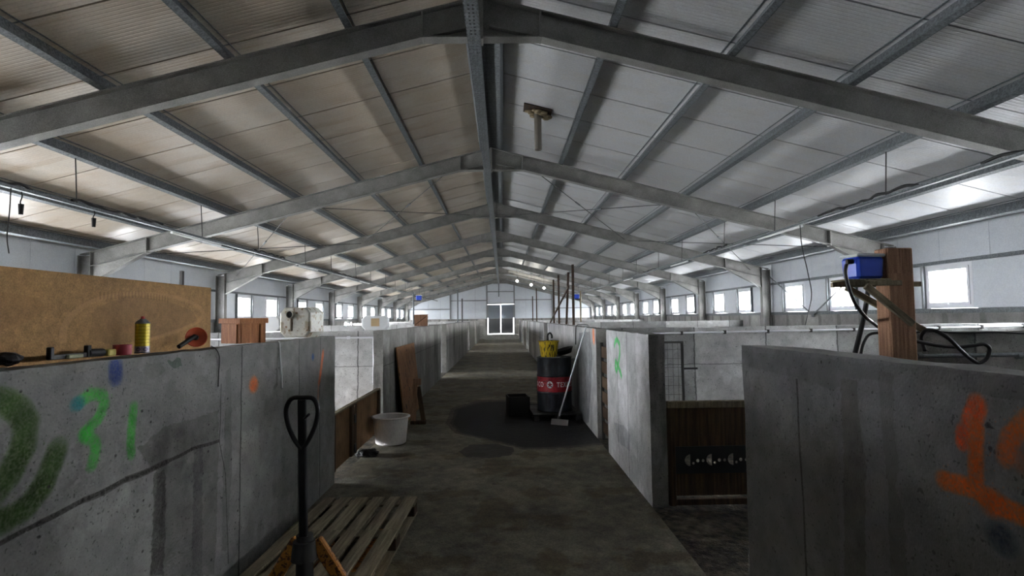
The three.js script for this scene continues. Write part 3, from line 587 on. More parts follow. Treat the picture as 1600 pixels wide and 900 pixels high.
{ // wall behind the drum
  const a = 7.7, b = 15.9, L = b - a, W = 2048, H = 512, q = (px, py) => { const p = onX(px, py, AR); return [(b + p.z) / L * W, (1 - p.y / WALLH) * H]; };
  const ov = overlay(W, H, (k) => {
    stain(k, [[905, 520], [922, 518], [926, 560], [920, 660], [905, 668], [900, 600]].map((e) => q(...e)), '70,72,78,0.55');
    stain(k, [[890, 560], [904, 560], [904, 660], [892, 650]].map((e) => q(...e)), '30,30,32,0.7');
    spray(k, [[927, 517], [928, 533]].map((e) => q(...e)), 26, '240,118,66', 0.5);
  });
  const seams = []; for (let s = 0.4; s < L; s += 0.9) seams.push([s, rr(0.9, 1.08), 0.9]);
  penWall(1, a, b, 'long pale concrete pen wall behind the oil drum, orange mark at its end', M.formA, faceMat(concrete(W, H, L, WALLH, { ov, seams, base: [172, 172, 172], drips: 0.5 })));
}
penWall(-1, 8.15, 15.8, 'long grey concrete pen wall with the brown board leaning on it', M.formA);
penWall(-1, 17.3, 28, 'third concrete pen wall along the aisle on the green digits side', M.formA);
penWall(-1, 29.5, 35.5, 'fourth concrete pen wall along the aisle on the green digits side', M.formA);
penWall(-1, 37.2, 42.5, 'last concrete pen wall before the far door on the green digits side', M.formA);
penWall(1, 17.3, 28, 'concrete pen wall beyond the drum wall, fourth on the orange digits side', M.formB);
penWall(1, 29.5, 35.5, 'concrete pen wall next to last on the orange digits side', M.formB);
penWall(1, 37.2, 42.5, 'last concrete pen wall before the far door on the orange digits side', M.formB);
const crossL = [[8.2, 'pale concrete divider behind the low wooden gate, canister on top'], [17.35, 'second concrete pen divider on the green digits side'], [29.55, 'third concrete pen divider on the green digits side'], [37.2, 'last concrete pen divider on the green digits side']];
for (const [d, l] of crossL) crossWall(LX, AL - TH - 0.004, d, l, M.formB);
const crossR = [[7.75, 'concrete divider carrying the long water pipe behind the wire mesh gate'], [17.35, 'second concrete pen divider on the orange digits side'], [29.55, 'third concrete pen divider on the orange digits side'], [37.2, 'last concrete pen divider on the orange digits side']];
for (const [d, l] of crossR) crossWall(AR + TH + 0.004, RX, d, l, M.formB);
crossWall(3.25, RX, 4.6, 'short dark concrete divider behind the coiled hose', M.formA);

// ------------------------------------------------------------------ gates
{ // low wooden two-leaf gate
  const g = thing('wooden_gate', 'low brown plywood gate of two leaves with light under it', 'gate', [AL - 0.05, 0, 0], 0);
  for (const [a, b] of [[5.86, 6.66], [6.7, 8.1]]) {
    const leaf = mesh('leaf', box(-0.02, -0.005, 0.075, 0.66, -a, -b), M.ply, g);
    for (const [p, r] of [[a, a + 0.09], [b - 0.09, b]]) mesh('stile', cbox(0.03, 0.575, 0.09, 0.003, 0.012, 0.37, -(p + r) / 2), M.woodDark, leaf);
    mesh('top_rail', cbox(0.055, 0.02, b - a, 0.003, -0.005, 0.671, -(a + b) / 2), M.woodOld, leaf);
  }
  for (const y of [0.16, 0.5]) mesh('hinge', cbox(0.014, 0.1, 0.06, 0.003, 0.034, y, -6.68), M.black, g);
}
{ // open board gate with the punched black strip
  const H = 0.9, x0 = 1.44, x1 = 3.3, g = thing('board_gate', 'dark board gate standing open with a punched black strip', 'gate', [0, 0, -4.99], 0);
  mesh('top_rail', cbox(x1 - x0, 0.06, 0.05, 0.004, (x0 + x1) / 2, H - 0.03, 0.02), M.woodOld, g);
  mesh('stile', cbox(0.06, H - 0.06, 0.05, 0.004, x0 + 0.03, (H - 0.06) / 2, 0.02), M.woodDark, g);
  mesh('board', box(x0 + 0.06, x1, 0.5, H - 0.06, 0, 0.018), M.woodDark, g);
  mesh('board', box(x0 + 0.06, x1, 0.08, 0.275, 0, 0.018), M.woodDark, g);
  mesh('bottom_rail', cbox(x1 - x0 - 0.06, 0.05, 0.05, 0.004, (x0 + x1 + 0.06) / 2, 0.03, 0.02), M.woodDark, g);
  const sh = new THREE.Shape([[x0 + 0.06, 0.27], [x1, 0.27], [x1, 0.505], [x0 + 0.06, 0.505]].map((p) => new THREE.Vector2(...p)));
  for (let i = 0; i < 9; i++) {
    const cx = 1.625 + i * 0.19, cy = 0.385 + i * 0.002, half = new THREE.Path();
    half.moveTo(cx + 0.01, cy - 0.05); half.absarc(cx + 0.01, cy, 0.05, -Math.PI / 2, Math.PI / 2, true); half.lineTo(cx + 0.01, cy - 0.05); sh.holes.push(half);
    for (const [dx, dy, r] of [[0.036, -0.026, 0.011], [0.075, -0.004, 0.0145], [0.122, -0.004, 0.0125]]) { const h = new THREE.Path(); h.absarc(cx + dx, cy + dy, r, 0, 6.2832, true); sh.holes.push(h); }
  }
  const st = new THREE.ExtrudeGeometry(sh, { depth: 0.006, bevelEnabled: false, curveSegments: 10 }); st.translate(0, 0, 0.019);
  mesh('punched_strip', uvm(st), M.black, g).userData.label = 'black strip punched with half discs and dots';
}
{ // welded wire mesh gate leaning on the divider
  const g = thing('wire_mesh_gate', 'black framed welded wire mesh gate leaning on the pale divider', 'gate', [1.52, 0.0, -7.56], 0);
  const W = 0.9, T = 1.31, B = 0.02;
  for (const x of [0, W]) mesh('frame_post', box(x - 0.014, x + 0.014, B, T, -0.012, 0.016), M.dark, g);
  for (const y of [B + 0.014, T - 0.014]) mesh('frame_bar', box(0, W, y - 0.014, y + 0.014, -0.011, 0.015), M.dark, g);
  for (let x = 0.07; x < W - 0.03; x += 0.07) mesh('wire', rod(V(x, B, 0.008), V(x, T, 0.008), 0.0025, 5), M.dark, g);
  for (let y = 0.12; y < T; y += 0.12) mesh('wire', rod(V(0, y, 0.012), V(W, y, 0.012), 0.0025, 5), M.dark, g);
  mesh('latch_bar', box(W, W + 0.2, 0.93, 0.955, -0.01, 0.014), M.black, g);
}
{ // dark gate in the narrow gap
  const g = thing('narrow_gate', 'narrow dark slatted gate closing the gap beside the orange mark', 'gate', [AR + 0.07, 0, 0], 0);
  for (const z of [-6.97, -7.65]) mesh('post', box(-0.02, 0.02, 0, 1.3, z - 0.02, z + 0.02), M.dark, g);
  for (let i = 0; i < 6; i++) mesh('slat', cbox(0.02, 0.15, 0.62, 0.003, 0, 0.18 + i * 0.2, -7.31), M.woodDark, g);
}

// ------------------------------------------------------------------ things on the wall with the green digits
const TOP = WALLH + 0.012;
{ // big particle board behind the wall
  const g = new THREE.BoxGeometry(0.018, 1.22, 2.42);
  const o = single('particle_board', 'large brown particle board with pale water rings behind the wall', 'board', flat(g), M.chip, [AL - TH - 0.024, 1.26, -2.44]);
  o.rotation.z = 0.0;
}
{
  const p = onX(222, 553, AL - 0.05);
  const t = thing('spray_can', 'yellow spray can with red nozzle standing before the brown board', 'spray can', [p.x, TOP, p.z], 0.4);
  const lab = canvas(512, 512), k = lab.getContext('2d'); k.fillStyle = '#c9b51e'; k.fillRect(0, 0, 512, 512); k.fillStyle = '#8c7d12'; for (let i = 0; i < 6; i++) k.fillRect(0, 50 + i * 58, 512, 7);
  k.fillStyle = '#e0d26a'; for (let i = 0; i < 6; i++) for (let j = 0; j < 9; j++) k.fillRect(10 + j * 58, 68 + i * 58, 30 + (j * i) % 17, 6);
  k.fillStyle = '#a7a3a8'; k.fillRect(0, 400, 512, 112); k.strokeStyle = '#5a4a78'; k.lineWidth = 10; for (let j = 0; j < 6; j++) { k.beginPath(); k.arc(50 + j * 86, 455, 24, 0, 6.3); k.stroke(); }
  mesh('can_body', cyl(0.032, 0.032, 0.14, 28, 0, 0.004, 0), std({ map: texture(lab, true), roughness: 0.35, metalness: 0.2 }), t);
  mesh('base_ring', cyl(0.033, 0.033, 0.006, 28), M.galv, t);
  mesh('shoulder', lathe([[0.033, 0.144], [0.031, 0.15], [0.02, 0.162], [0.014, 0.164], [0.014, 0.168], [0, 0.168]], 24), M.galv, t);
  mesh('nozzle', cyl(0.009, 0.007, 0.012, 14, 0, 0.168, 0), flatMat(0.5, 0.04, 0.03, 0.5), t);
}
{
  const p = onX(191, 555, AL - 0.05);
  const t = thing('red_lid', 'dark red plastic cap lying upside down beside the spray can', 'cap', [p.x, TOP, p.z], 0);
  mesh('shell', lathe([[0, 0], [0.034, 0], [0.037, 0.004], [0.038, 0.048], [0.035, 0.048], [0.034, 0.006], [0, 0.006]], 26), flatMat(0.3, 0.015, 0.03, 0.45), t);
}
{ // suction lifter / lamp: orange dish with a black handle
  const p = onX(306, 530, AL - 0.055);
  const t = thing('orange_dish', 'orange plastic dish with black handle lying on the wall top', 'hand tool', [p.x, TOP + 0.06, p.z], 0);
  const tilt = new THREE.Euler().setFromQuaternion(new THREE.Quaternion().setFromUnitVectors(V(0, 1, 0), V(0.6, 0.12, 0.75).normalize()));
  const a = mesh('dish', lathe([[0, -0.014], [0.02, -0.016], [0.052, 0.01], [0.057, 0.014], [0.057, 0.018], [0.051, 0.016], [0.02, -0.004], [0, -0.004]], 30), flatMat(0.62, 0.1, 0.035, 0.45), t); a.rotation.copy(tilt);
  const h = mesh('hub', cyl(0.016, 0.01, 0.02, 18, 0, -0.002, 0), M.dark, t); h.rotation.copy(tilt);
  mesh('handle', rod(V(0.005, 0.008, 0.02), V(-0.012, -0.046, 0.15), 0.012, 14), M.black, t);
}
{ // wooden box
  const p = onX(372, 538, AL - 0.08), t = thing('wooden_box', 'orange brown wooden box standing on the wall beside the board', 'box', [p.x + 0.0, TOP, p.z - 0.08], 1.08);
  const w = 0.2, h = 0.17;
  for (let i = 0; i < 4; i++) { const q = mesh('side_panel', cbox(w, h, 0.014, 0.002, 0, h / 2, w / 2 - 0.007), M.woodOrange, t); q.rotation.y = i * Math.PI / 2; const r = mesh('rim', cbox(w + 0.024, 0.035, 0.012, 0.002, 0, h - 0.016, w / 2 + 0.007), M.woodOrange, q); const b = mesh('batten', cbox(0.02, h - 0.04, 0.008, 0.002, 0.06, (h - 0.04) / 2, w / 2 + 0.004), M.woodOrange, q); }
  mesh('bottom', box(-w / 2 + 0.014, w / 2 - 0.014, 0.002, 0.012, -w / 2 + 0.014, w / 2 - 0.014), M.woodOrange, t);
}
function canister(name, label, pos, turn, [w, h, d], mat, capMat, opening) {
  const t = thing(name, label, 'canister', pos, turn), c = 0.05;
  const s = new THREE.Shape([[-w / 2 + c, 0], [w / 2 - c, 0], [w / 2, c], [w / 2, h - c], [w / 2 - c, h], [-w / 2 + c, h], [-w / 2, h - c], [-w / 2, c]].map((e) => new THREE.Vector2(...e)));
  const g = new THREE.ExtrudeGeometry(s, { depth: d - 0.05, bevelEnabled: true, bevelSize: 0.02, bevelThickness: 0.025, bevelSegments: 3, bevelOffset: -0.02 }); g.translate(0, 0, -d / 2 + 0.025);
  const body = mesh('body', uvm(g), mat, t);
  if (opening) {
    const o = mesh('neck', lathe([[0.03, 0], [0.036, 0], [0.036, 0.03], [0.03, 0.03], [0.03, 0]], 24), mat, t); o.rotation.x = Math.PI / 2; o.position.set(-w * 0.12, h - 0.065, d / 2 - 0.002);
    const m = mesh('mouth', cyl(0.03, 0.03, 0.012, 24), M.black, t); m.rotation.x = Math.PI / 2; m.position.set(-w * 0.12, h - 0.065, d / 2);
    mesh('handle_slot', cbox(0.02, 0.11, 0.012, 0.004, -w * 0.1, h * 0.42, d / 2 + 0.001), flatMat(0.25, 0.19, 0.13, 0.7), body);
  } else if (capMat) { const m = mesh('cap', cyl(0.024, 0.022, 0.03, 18), capMat, t); m.rotation.z = -Math.PI / 2; m.position.set(w / 2 - 0.004, h - 0.05, 0.02); }
  return t;
}
const grime = std({ map: texture(paint(512, 512, (x, y, o) => { const a = 0.7 * sst(smp(NA, x * 2, y * 2), 0.52, 0.75), b = smp(NB, x, y), r = 0.6 * sst(smp(NB, x * 0.5 + 0.3, y * 0.5), 0.8, 0.86); for (let j = 0; j < 3; j++) o[j] = [226, 224, 214][j] * (1 + 0.08 * (b - 0.5)) * (1 - a) + [176, 160, 128][j] * a; for (let j = 0; j < 3; j++) o[j] += ([128, 84, 44][j] - o[j]) * r; }), true, 2), roughness: 0.45 });
const milky = std({ color: lin(0.74, 0.76, 0.77), roughness: 0.45 });
{ const p = onX(472, 526, AL - 0.1); canister('jerrycan', 'dirty white jerrycan with open black mouth on the wall end', [p.x, TOP, p.z], -0.2, [0.3, 0.27, 0.25], grime, null, true); }
{ const p = at(423, 518, 8.28); canister('jerrycan', 'white jerrycan with red cap on the pale divider behind the wooden box', [p.x, TOP, p.z], 0, [0.33, 0.22, 0.16], milky, flatMat(0.5, 0.03, 0.04)); }
{
  const p = at(587, 516, 8.27), t = canister('jerrycan', 'white jerrycan with a tan paper label at the divider corner', [p.x, TOP, p.z], 0, [0.38, 0.21, 0.15], milky, null);
  mesh('label', box(-0.05, 0.07, 0.055, 0.17, 0.0755, 0.078), flatMat(0.5, 0.36, 0.2, 0.8), t);
}
{
  const p = onX(658, 509, AL - 0.07), t = thing('wooden_crate', 'small worn plywood crate on the second pen wall', 'crate', [p.x, TOP, p.z], 0.1), w = 0.28, h = 0.24;
  for (let i = 0; i < 4; i++) { const q = mesh('side_panel', cbox(w, h, 0.012, 0.002, 0, h / 2, w / 2 - 0.006), M.woodBrown, t); q.rotation.y = i * Math.PI / 2; mesh('brace', bar(V(-w / 2 + 0.02, 0.03, w / 2 + 0.004), V(w / 2 - 0.02, h - 0.03, w / 2 + 0.004), 0.014, 0.008), M.woodDark, q); }
  mesh('lid', cbox(w + 0.02, 0.012, w + 0.02, 0.002, 0, h + 0.006, 0), M.woodBrown, t);
}
{ // tools along the board
  const p = onX(120, 562, AL - 0.06), t = thing('bar_clamp', 'black bar clamp lying along the wall top below the board', 'tool', [p.x, TOP, p.z], 0);
  mesh('bar', cbox(0.012, 0.02, 0.3, 0.002, 0, 0.016, 0), M.dark, t);
  mesh('jaw', cbox(0.02, 0.05, 0.02, 0.003, 0, 0.032, 0.14), M.black, t);
  mesh('jaw', cbox(0.02, 0.05, 0.024, 0.003, 0, 0.03, -0.06), M.black, t);
  mesh('grip', rod(V(0, 0.02, -0.15), V(0, 0.022, -0.06), 0.017, 12), M.black, t);
  mesh('trigger', cbox(0.016, 0.016, 0.08, 0.003, 0.014, 0.014, 0.03), flatMat(0.28, 0.3, 0.18, 0.6), t);
  const q = onX(171, 557, AL - 0.06);
  single('yellow_block', 'small yellow block between the clamp and the red cap', 'block', cbox(0.03, 0.03, 0.05, 0.004, 0, 0.016, 0), flatMat(0.42, 0.34, 0.08, 0.6), [q.x, TOP, q.z]);
  const r = onX(10, 572, AL - 0.05), gl = flat(new THREE.SphereGeometry(0.045, 18, 12)), gp = gl.attributes.position;
  for (let i = 0; i < gp.count; i++) { const n = 1 + 0.35 * per.noise(gp.getX(i) * 40, gp.getY(i) * 40, gp.getZ(i) * 40); gp.setXYZ(i, gp.getX(i) * n * 0.8, gp.getY(i) * n * 0.5 + 0.026, gp.getZ(i) * n * 1.2); } gl.computeVertexNormals();
  single('work_glove', 'crumpled black work glove on the wall top', 'glove', gl, M.black, [r.x, TOP, r.z]);
  const c = (pts, X) => pts.map(([x, y]) => onX(x, y, X));
  single('white_string', 'thin white string hanging down the wall below the jerrycan', 'string', tube([...c([[436, 534]], AL - 0.03), ...c([[437, 538], [438, 560], [440, 585], [441, 606]], AL + 0.012)], 0.006, 6), M.white);
  single('thin_wire', 'thin dark wire trailing over the wall edge beside the wooden box', 'wire', tube([...c([[330, 531]], AL - 0.02).map((v) => v.setY(TOP + 0.006)), ...c([[338, 546], [343, 558], [342, 580], [341, 604]], AL + 0.012)], 0.0035, 5), M.dark);
}
// ------------------------------------------------------------------ pallet, pallet truck
{
  const t = thing('wooden_pallet', 'weathered grey wooden pallet on the aisle floor', 'pallet', [-1.165, 0.002, -4.14], -0.035), L = 1.5, W = 0.8;
  const xs = [-0.345, -0.207, -0.066, 0.075, 0.207, 0.345], ws = [0.095, 0.1, 0.115, 0.1, 0.09, 0.11];
  xs.forEach((x, i) => mesh('deck_board', cbox(ws[i], 0.022, L, 0.004, x, 0.133 + rr(-0.001, 0.002), rr(-0.01, 0.01)), M.woodOld, t));
  for (const z of [-L / 2 + 0.07, 0, L / 2 - 0.07]) { mesh('cross_board', cbox(W, 0.02, 0.13, 0.004, 0, 0.111, z), M.woodOld, t); for (const x of [-0.35, 0, 0.35]) mesh('spacer_block', cbox(0.1, 0.08, 0.13, 0.005, x, 0.061, z), M.woodDark, t); }
  for (const x of [-0.35, 0, 0.35]) mesh('bottom_board', cbox(0.1, 0.02, L, 0.004, x, 0.011, 0), M.woodOld, t);
}
{
  const p = at(476, 860, 3.22), t = thing('pallet_truck', 'hand pallet truck with black loop handle and orange frame', 'pallet truck', [p.x, 0, -3.2], -0.04);
  const top = at(473, 617, 3.2), lift = top.y, paintO = std({ map: texture(paint(256, 256, (x, y, o) => { const r = sst(smp(NB, x, y), 0.62, 0.72), m = 1 + 0.2 * (smp(NC, x, y) - 0.5); o[0] = (196 - 90 * r) * m; o[1] = (128 - 60 * r) * m; o[2] = (52 - 10 * r) * m; }), true, 2), roughness: 0.5 });
  const B = M.rubber;
  mesh('handle_shaft', bar(V(0, 0.42, 0), V(-0.005, lift - 0.02, 0.02), 0.045, 0.03, V(0, 0, 1), 0.006), B, t);
  const h = lift, loop = [[0, -0.3], [-0.045, -0.24], [-0.083, -0.15], [-0.09, -0.07], [-0.06, -0.018], [0, -0.012], [0.06, -0.018], [0.086, -0.07], [0.078, -0.15], [0.04, -0.24], [0, -0.3]];
  mesh('handle_loop', tube(loop.map(([x, y]) => V(x - 0.003, h + y, 0.02)), 0.013, 10, 60), B, t);
  mesh('release_lever', rod(V(0.01, h - 0.13, 0.03), V(0.045, h - 0.1, 0.045), 0.007, 8), B, t);
  mesh('pump', merge(cyl(0.05, 0.045, 0.36, 18, 0, 0.1, -0.02), cyl(0.07, 0.06, 0.1, 18, 0, 0.33, -0.01)), M.dark, t);
  for (const s of [-1, 1]) { const w = mesh('steer_wheel', cyl(0.095, 0.095, 0.05, 24), B, t); w.rotation.z = Math.PI / 2; w.position.set(s * 0.055 + 0.025, 0.097, 0.02); }
  for (const s of [-1, 1]) {
    mesh('frame_plate', bar(V(s * 0.05, 0.42, -0.05), V(s * 0.25, 0.1, -0.07), 0.075, 0.04, V(0, 0, 1), 0.008), paintO, t);
    const f = mesh('fork', cbox(0.13, 0.05, 1.0, 0.008, s * 0.185, 0.07, -0.6), paintO, t);
    mesh('load_roller', (() => { const g = cyl(0.035, 0.035, 0.1, 16, 0, -0.05, 0); g.rotateZ(Math.PI / 2); g.translate(s * 0.19, 0.037, -1.0); return g; })(), M.dark, f);
  }
  mesh('cross_head', cbox(0.34, 0.05, 0.05, 0.008, 0, 0.1, -0.08), M.dark, t);
}
// ------------------------------------------------------------------ tub, rag, leaning board
{
  const p = at(604, 694, 7.45), t = thing('white_tub', 'round white plastic tub on the floor by the low gate', 'tub', [p.x + 0.02, 0.002, p.z - 0.18], 0);
  mesh('shell', lathe([[0, 0], [0.18, 0], [0.2, 0.015], [0.232, 0.34], [0.255, 0.345], [0.258, 0.36], [0.235, 0.366], [0.224, 0.355], [0.19, 0.02], [0, 0.014]], 48), std({ map: texture(paint(256, 256, (x, y, o) => { const r = 0.5 * sst(smp(NA, x, y), 0.68, 0.8), m = 1 + 0.06 * (smp(NC, x, y) - 0.5); for (let j = 0; j < 3; j++) o[j] = ([222, 218, 216][j] * (1 - r) + [150, 134, 112][j] * r) * m; }), true), roughness: 0.5 }), t);
  const q = at(575, 707, 6.95), g = flat(new THREE.SphereGeometry(0.1, 24, 14)), gp = g.attributes.position;
  for (let i = 0; i < gp.count; i++) { const x = gp.getX(i), y = gp.getY(i), z = gp.getZ(i), n = 1 + 0.5 * per.noise(x * 18 + 3, y * 18, z * 18); gp.setXYZ(i, x * n * 1.35, Math.max(0.002, y * n * 0.5 + 0.03), z * n); } g.computeVertexNormals();
  single('black_rag', 'crumpled black rag on the floor in front of the tub', 'rag', g, M.black, [q.x, 0, q.z]);
}
{
  const t = thing('leaning_board', 'knotty brown wooden board leaning against the second pen wall', 'board', [AL + 0.16, 0.004, -9.0], 0);
  const a = V(0, 0, 0), b = V(-0.145, 1.2, 0), g = cbox(0.022, 1.21, 1.75, 0.003, 0, 0.605, -0.87);
  const o = mesh('sheet', g, std({ map: texture(paint(512, 512, (x, y, o) => { const q = smp(NB, x * 1.5, y * 0.3), a2 = smp(NA, x, y), c = smp(NC, x * 2, y * 2), t2 = clamp(0.5 + 0.9 * (q - 0.5) + 0.7 * (a2 - 0.5)), kn = sst(smp(NB, x * 0.7 + 0.2, y * 0.35 + 0.4), 0.8, 0.84), m = (0.97 + 0.16 * (c - 0.5)) * (1 - 0.6 * kn); o[0] = (176 - 38 * t2) * m; o[1] = (126 - 34 * t2) * m; o[2] = (82 - 26 * t2) * m; }), true, 0.8), roughness: 0.8 }), t);
  o.rotation.z = Math.atan2(0.13, 1.2);
  const e = thing('timber_trestle', 'dark narrow timber prop in front of the leaning board', 'trestle', [AL + 0.36, 0.002, -8.98], 0);
  mesh('foot', cbox(0.24, 0.05, 0.1, 0.005, 0.02, 0.026, 0.0), M.woodDark, e);
  mesh('upright', bar(V(-0.06, 0.05, 0.0), V(-0.03, 0.62, -0.02), 0.08, 0.03), M.woodBrown, e);
  mesh('strut', bar(V(0.1, 0.05, 0.0), V(0.015, 0.58, -0.02), 0.07, 0.028), M.woodDark, e);
  mesh('head_block', cbox(0.12, 0.1, 0.05, 0.005, 0.0, 0.66, -0.02), M.woodBrown, e);
}
// ------------------------------------------------------------------ the oil drum corner
{
  const DX = 0.865, DZ = -9.5, t0 = thing('oily_pallet', 'low black oil soaked pallet under the drum', 'pallet', [DX - 0.02, 0.002, DZ], 0.05);
  for (let i = 0; i < 6; i++) mesh('deck_board', cbox(0.78, 0.02, 0.12, 0.004, 0, 0.098, -0.4 + i * 0.16), M.oily, t0);
  for (const x of [-0.34, 0, 0.34]) mesh('runner', cbox(0.09, 0.086, 0.94, 0.005, x, 0.044, 0), M.oily, t0);
  const t = thing('oil_drum', 'black steel oil drum with red lettered band on the oily pallet', 'drum', [DX, 0.113, DZ], 0), R = 0.288, H = 0.88;
  const lab = canvas(2048, 256), k = lab.getContext('2d');
  k.fillStyle = '#a81c28'; k.fillRect(0, 0, 2048, 256); k.fillStyle = '#f2eef0'; k.textBaseline = 'middle'; k.textAlign = 'center';
  for (let i = -1; i < 4; i++) {
    const c = i * 2048 / 3, x = c + 1024 / 3; k.font = 'bold 120px sans-serif'; k.fillText('TEXACO', x, 130, 430);
    k.beginPath(); k.arc(c, 128, 60, 0, 6.3); k.fill();
    k.fillStyle = '#a81c28'; k.beginPath(); for (let j = 0; j < 10; j++) { const r = j % 2 ? 22 : 54, e = -Math.PI / 2 + j * Math.PI / 5; k.lineTo(c + Math.cos(e) * r, 128 + Math.sin(e) * r); } k.fill();
    k.fillStyle = '#1d1d2a'; k.fillRect(c - 16, 108, 32, 9); k.fillRect(c - 5, 108, 10, 44); k.fillStyle = '#f2eef0';
  }
  const im = k.getImageData(0, 0, 2048, 256); for (let y = 0; y < 256; y++) for (let x = 0; x < 2048; x++) { const s = sst(smp(NB, x / 512, y / 512), 0.7, 0.8) * 0.6, i = (y * 2048 + x) * 4; for (let j = 0; j < 3; j++) im.data[i + j] = im.data[i + j] * (1 - s) + 24 * s; } k.putImageData(im, 0, 0);
  const drumBlack = std({ map: texture(paint(256, 256, (x, y, o) => { const s = smp(NB, x, y), m = 1 + 0.8 * (s - 0.5); o[0] = 40 * m; o[1] = 43 * m; o[2] = 50 * m; }), true), roughness: 0.35 });
  const hoop = (y) => [[R, y - 0.018], [R + 0.009, y - 0.006], [R + 0.009, y + 0.006], [R, y + 0.018]];
  mesh('drum_body', lathe([[0, 0.012], [R - 0.004, 0.012], [R + 0.006, 0], [R + 0.008, 0.012], [R, 0.022], ...hoop(0.3), ...hoop(0.58), [R, H - 0.022], [R + 0.008, H - 0.012], [R + 0.006, H], [R - 0.006, H], [R - 0.008, H - 0.018], [0, H - 0.018]], 56), drumBlack, t);
  const band = new THREE.CylinderGeometry(R + 0.0025, R + 0.0025, 0.24, 64, 1, true); band.translate(0, 0.44, 0);
  const b = mesh('red_band', flat(band), std({ map: texture(lab, true), roughness: 0.4 }), t); b.rotation.y = -0.35; b.userData.label = 'red band with white lettering and star discs';
  mesh('bung', cyl(0.03, 0.028, 0.02, 14, 0.12, H - 0.018, 0.12), M.dark, t);
  const p = thing('hand_pump', 'black hand pump with curved spout standing on the drum', 'pump', [DX - 0.09, 0.113 + H - 0.017, DZ - 0.15], 0);
  mesh('stem', cyl(0.018, 0.018, 0.34, 14), M.dark, p);
  mesh('spout', tube([V(0, 0.33, 0), V(0.005, 0.38, 0), V(0.04, 0.41, 0.02), V(0.07, 0.37, 0.03), V(0.07, 0.32, 0.03)], 0.015, 10, 24), M.black, p);
  const bt = thing('yellow_bucket', 'dirty yellow plastic bucket standing on the oil drum', 'bucket', [DX - 0.09, 0.113 + H + 0.001, DZ + 0.06], 0.2);
  mesh('shell', lathe([[0, 0], [0.125, 0], [0.132, 0.006], [0.165, 0.25], [0.176, 0.252], [0.176, 0.268], [0.162, 0.268], [0.126, 0.01], [0, 0.008]], 40), std({ map: texture(paint(512, 256, (x, y, o) => { const s = sst(smp(NB, x * 2, y), 0.6, 0.74), m = 1 + 0.12 * (smp(NA, x, y) - 0.5); o[0] = (222 * (1 - s) + 70 * s) * m; o[1] = (188 * (1 - s) + 62 * s) * m; o[2] = (28 * (1 - s) + 24 * s) * m; }), true), roughness: 0.5 }), bt);
  mesh('bail', tube([V(-0.17, 0.262, 0), V(-0.1, 0.276, 0.12), V(0, 0.28, 0.17), V(0.1, 0.276, 0.12), V(0.17, 0.262, 0)], 0.004, 6), M.dark, bt);
  const f = thing('oil_tray', 'black oil drain pan tilted on the drum edge beside the bucket', 'pan', [DX + 0.2, 0.113 + H + 0.045, DZ - 0.12], 0.2);
  const pan = mesh('pan', lathe([[0, 0], [0.11, 0], [0.16, 0.08], [0.165, 0.08], [0.115, -0.006], [0, -0.006]], 30), M.black, f); pan.rotation.z = 0.28;
  const c = thing('black_tub', 'oil blackened open box beside the drum pallet', 'tub', [0.25, 0.002, -9.75], 0.1);
  for (const [a, q, w, d] of [[-0.17, 0, 0.02, 0.44], [0.17, 0, 0.02, 0.44], [0, -0.21, 0.32, 0.02], [0, 0.21, 0.32, 0.02]]) mesh('side_panel', cbox(w, 0.32, d, 0.004, a, 0.16, q), M.oily, c);
  mesh('bottom', box(-0.16, 0.16, 0.002, 0.02, -0.2, 0.2), M.oily, c);
  // scraper leaning on the wall
  const A = at(873, 664, 8.75), B = V(AR - 0.022, 1.5, -8.45), s = thing('floor_scraper', 'long grey scraper with metal blade leaning against the pen wall', 'scraper', [A.x, 0, A.z], 0);
  mesh('handle', rod(V(0, 0.1, 0), V(B.x - A.x, B.y, B.z - A.z), 0.013, 12), flatMat(0.5, 0.52, 0.54, 0.4, { metalness: 0.2 }), s);
  mesh('socket', rod(V(-0.015, 0.03, 0), V(0.035, 0.24, 0.0), 0.02, 12), M.dark, s);
  mesh('blade', bar(V(-0.12, 0.06, 0.05), V(0.13, 0.05, 0.15), 0.09, 0.01, V(0.3, 0.3, 1)), flatMat(0.13, 0.12, 0.11, 0.6), s);
  single('black_cable', 'black cable looped over the drum wall top', 'cable', tube([V(AR - 0.016, 1.18, -9.7), V(AR - 0.02, 1.4, -9.65), V(AR - 0.014, 1.5, -9.6), V(AR + 0.05, 1.524, -9.4), V(AR + 0.08, 1.524, -9.0), V(AR + 0.05, 1.522, -8.7)], 0.008, 6), M.black);
}
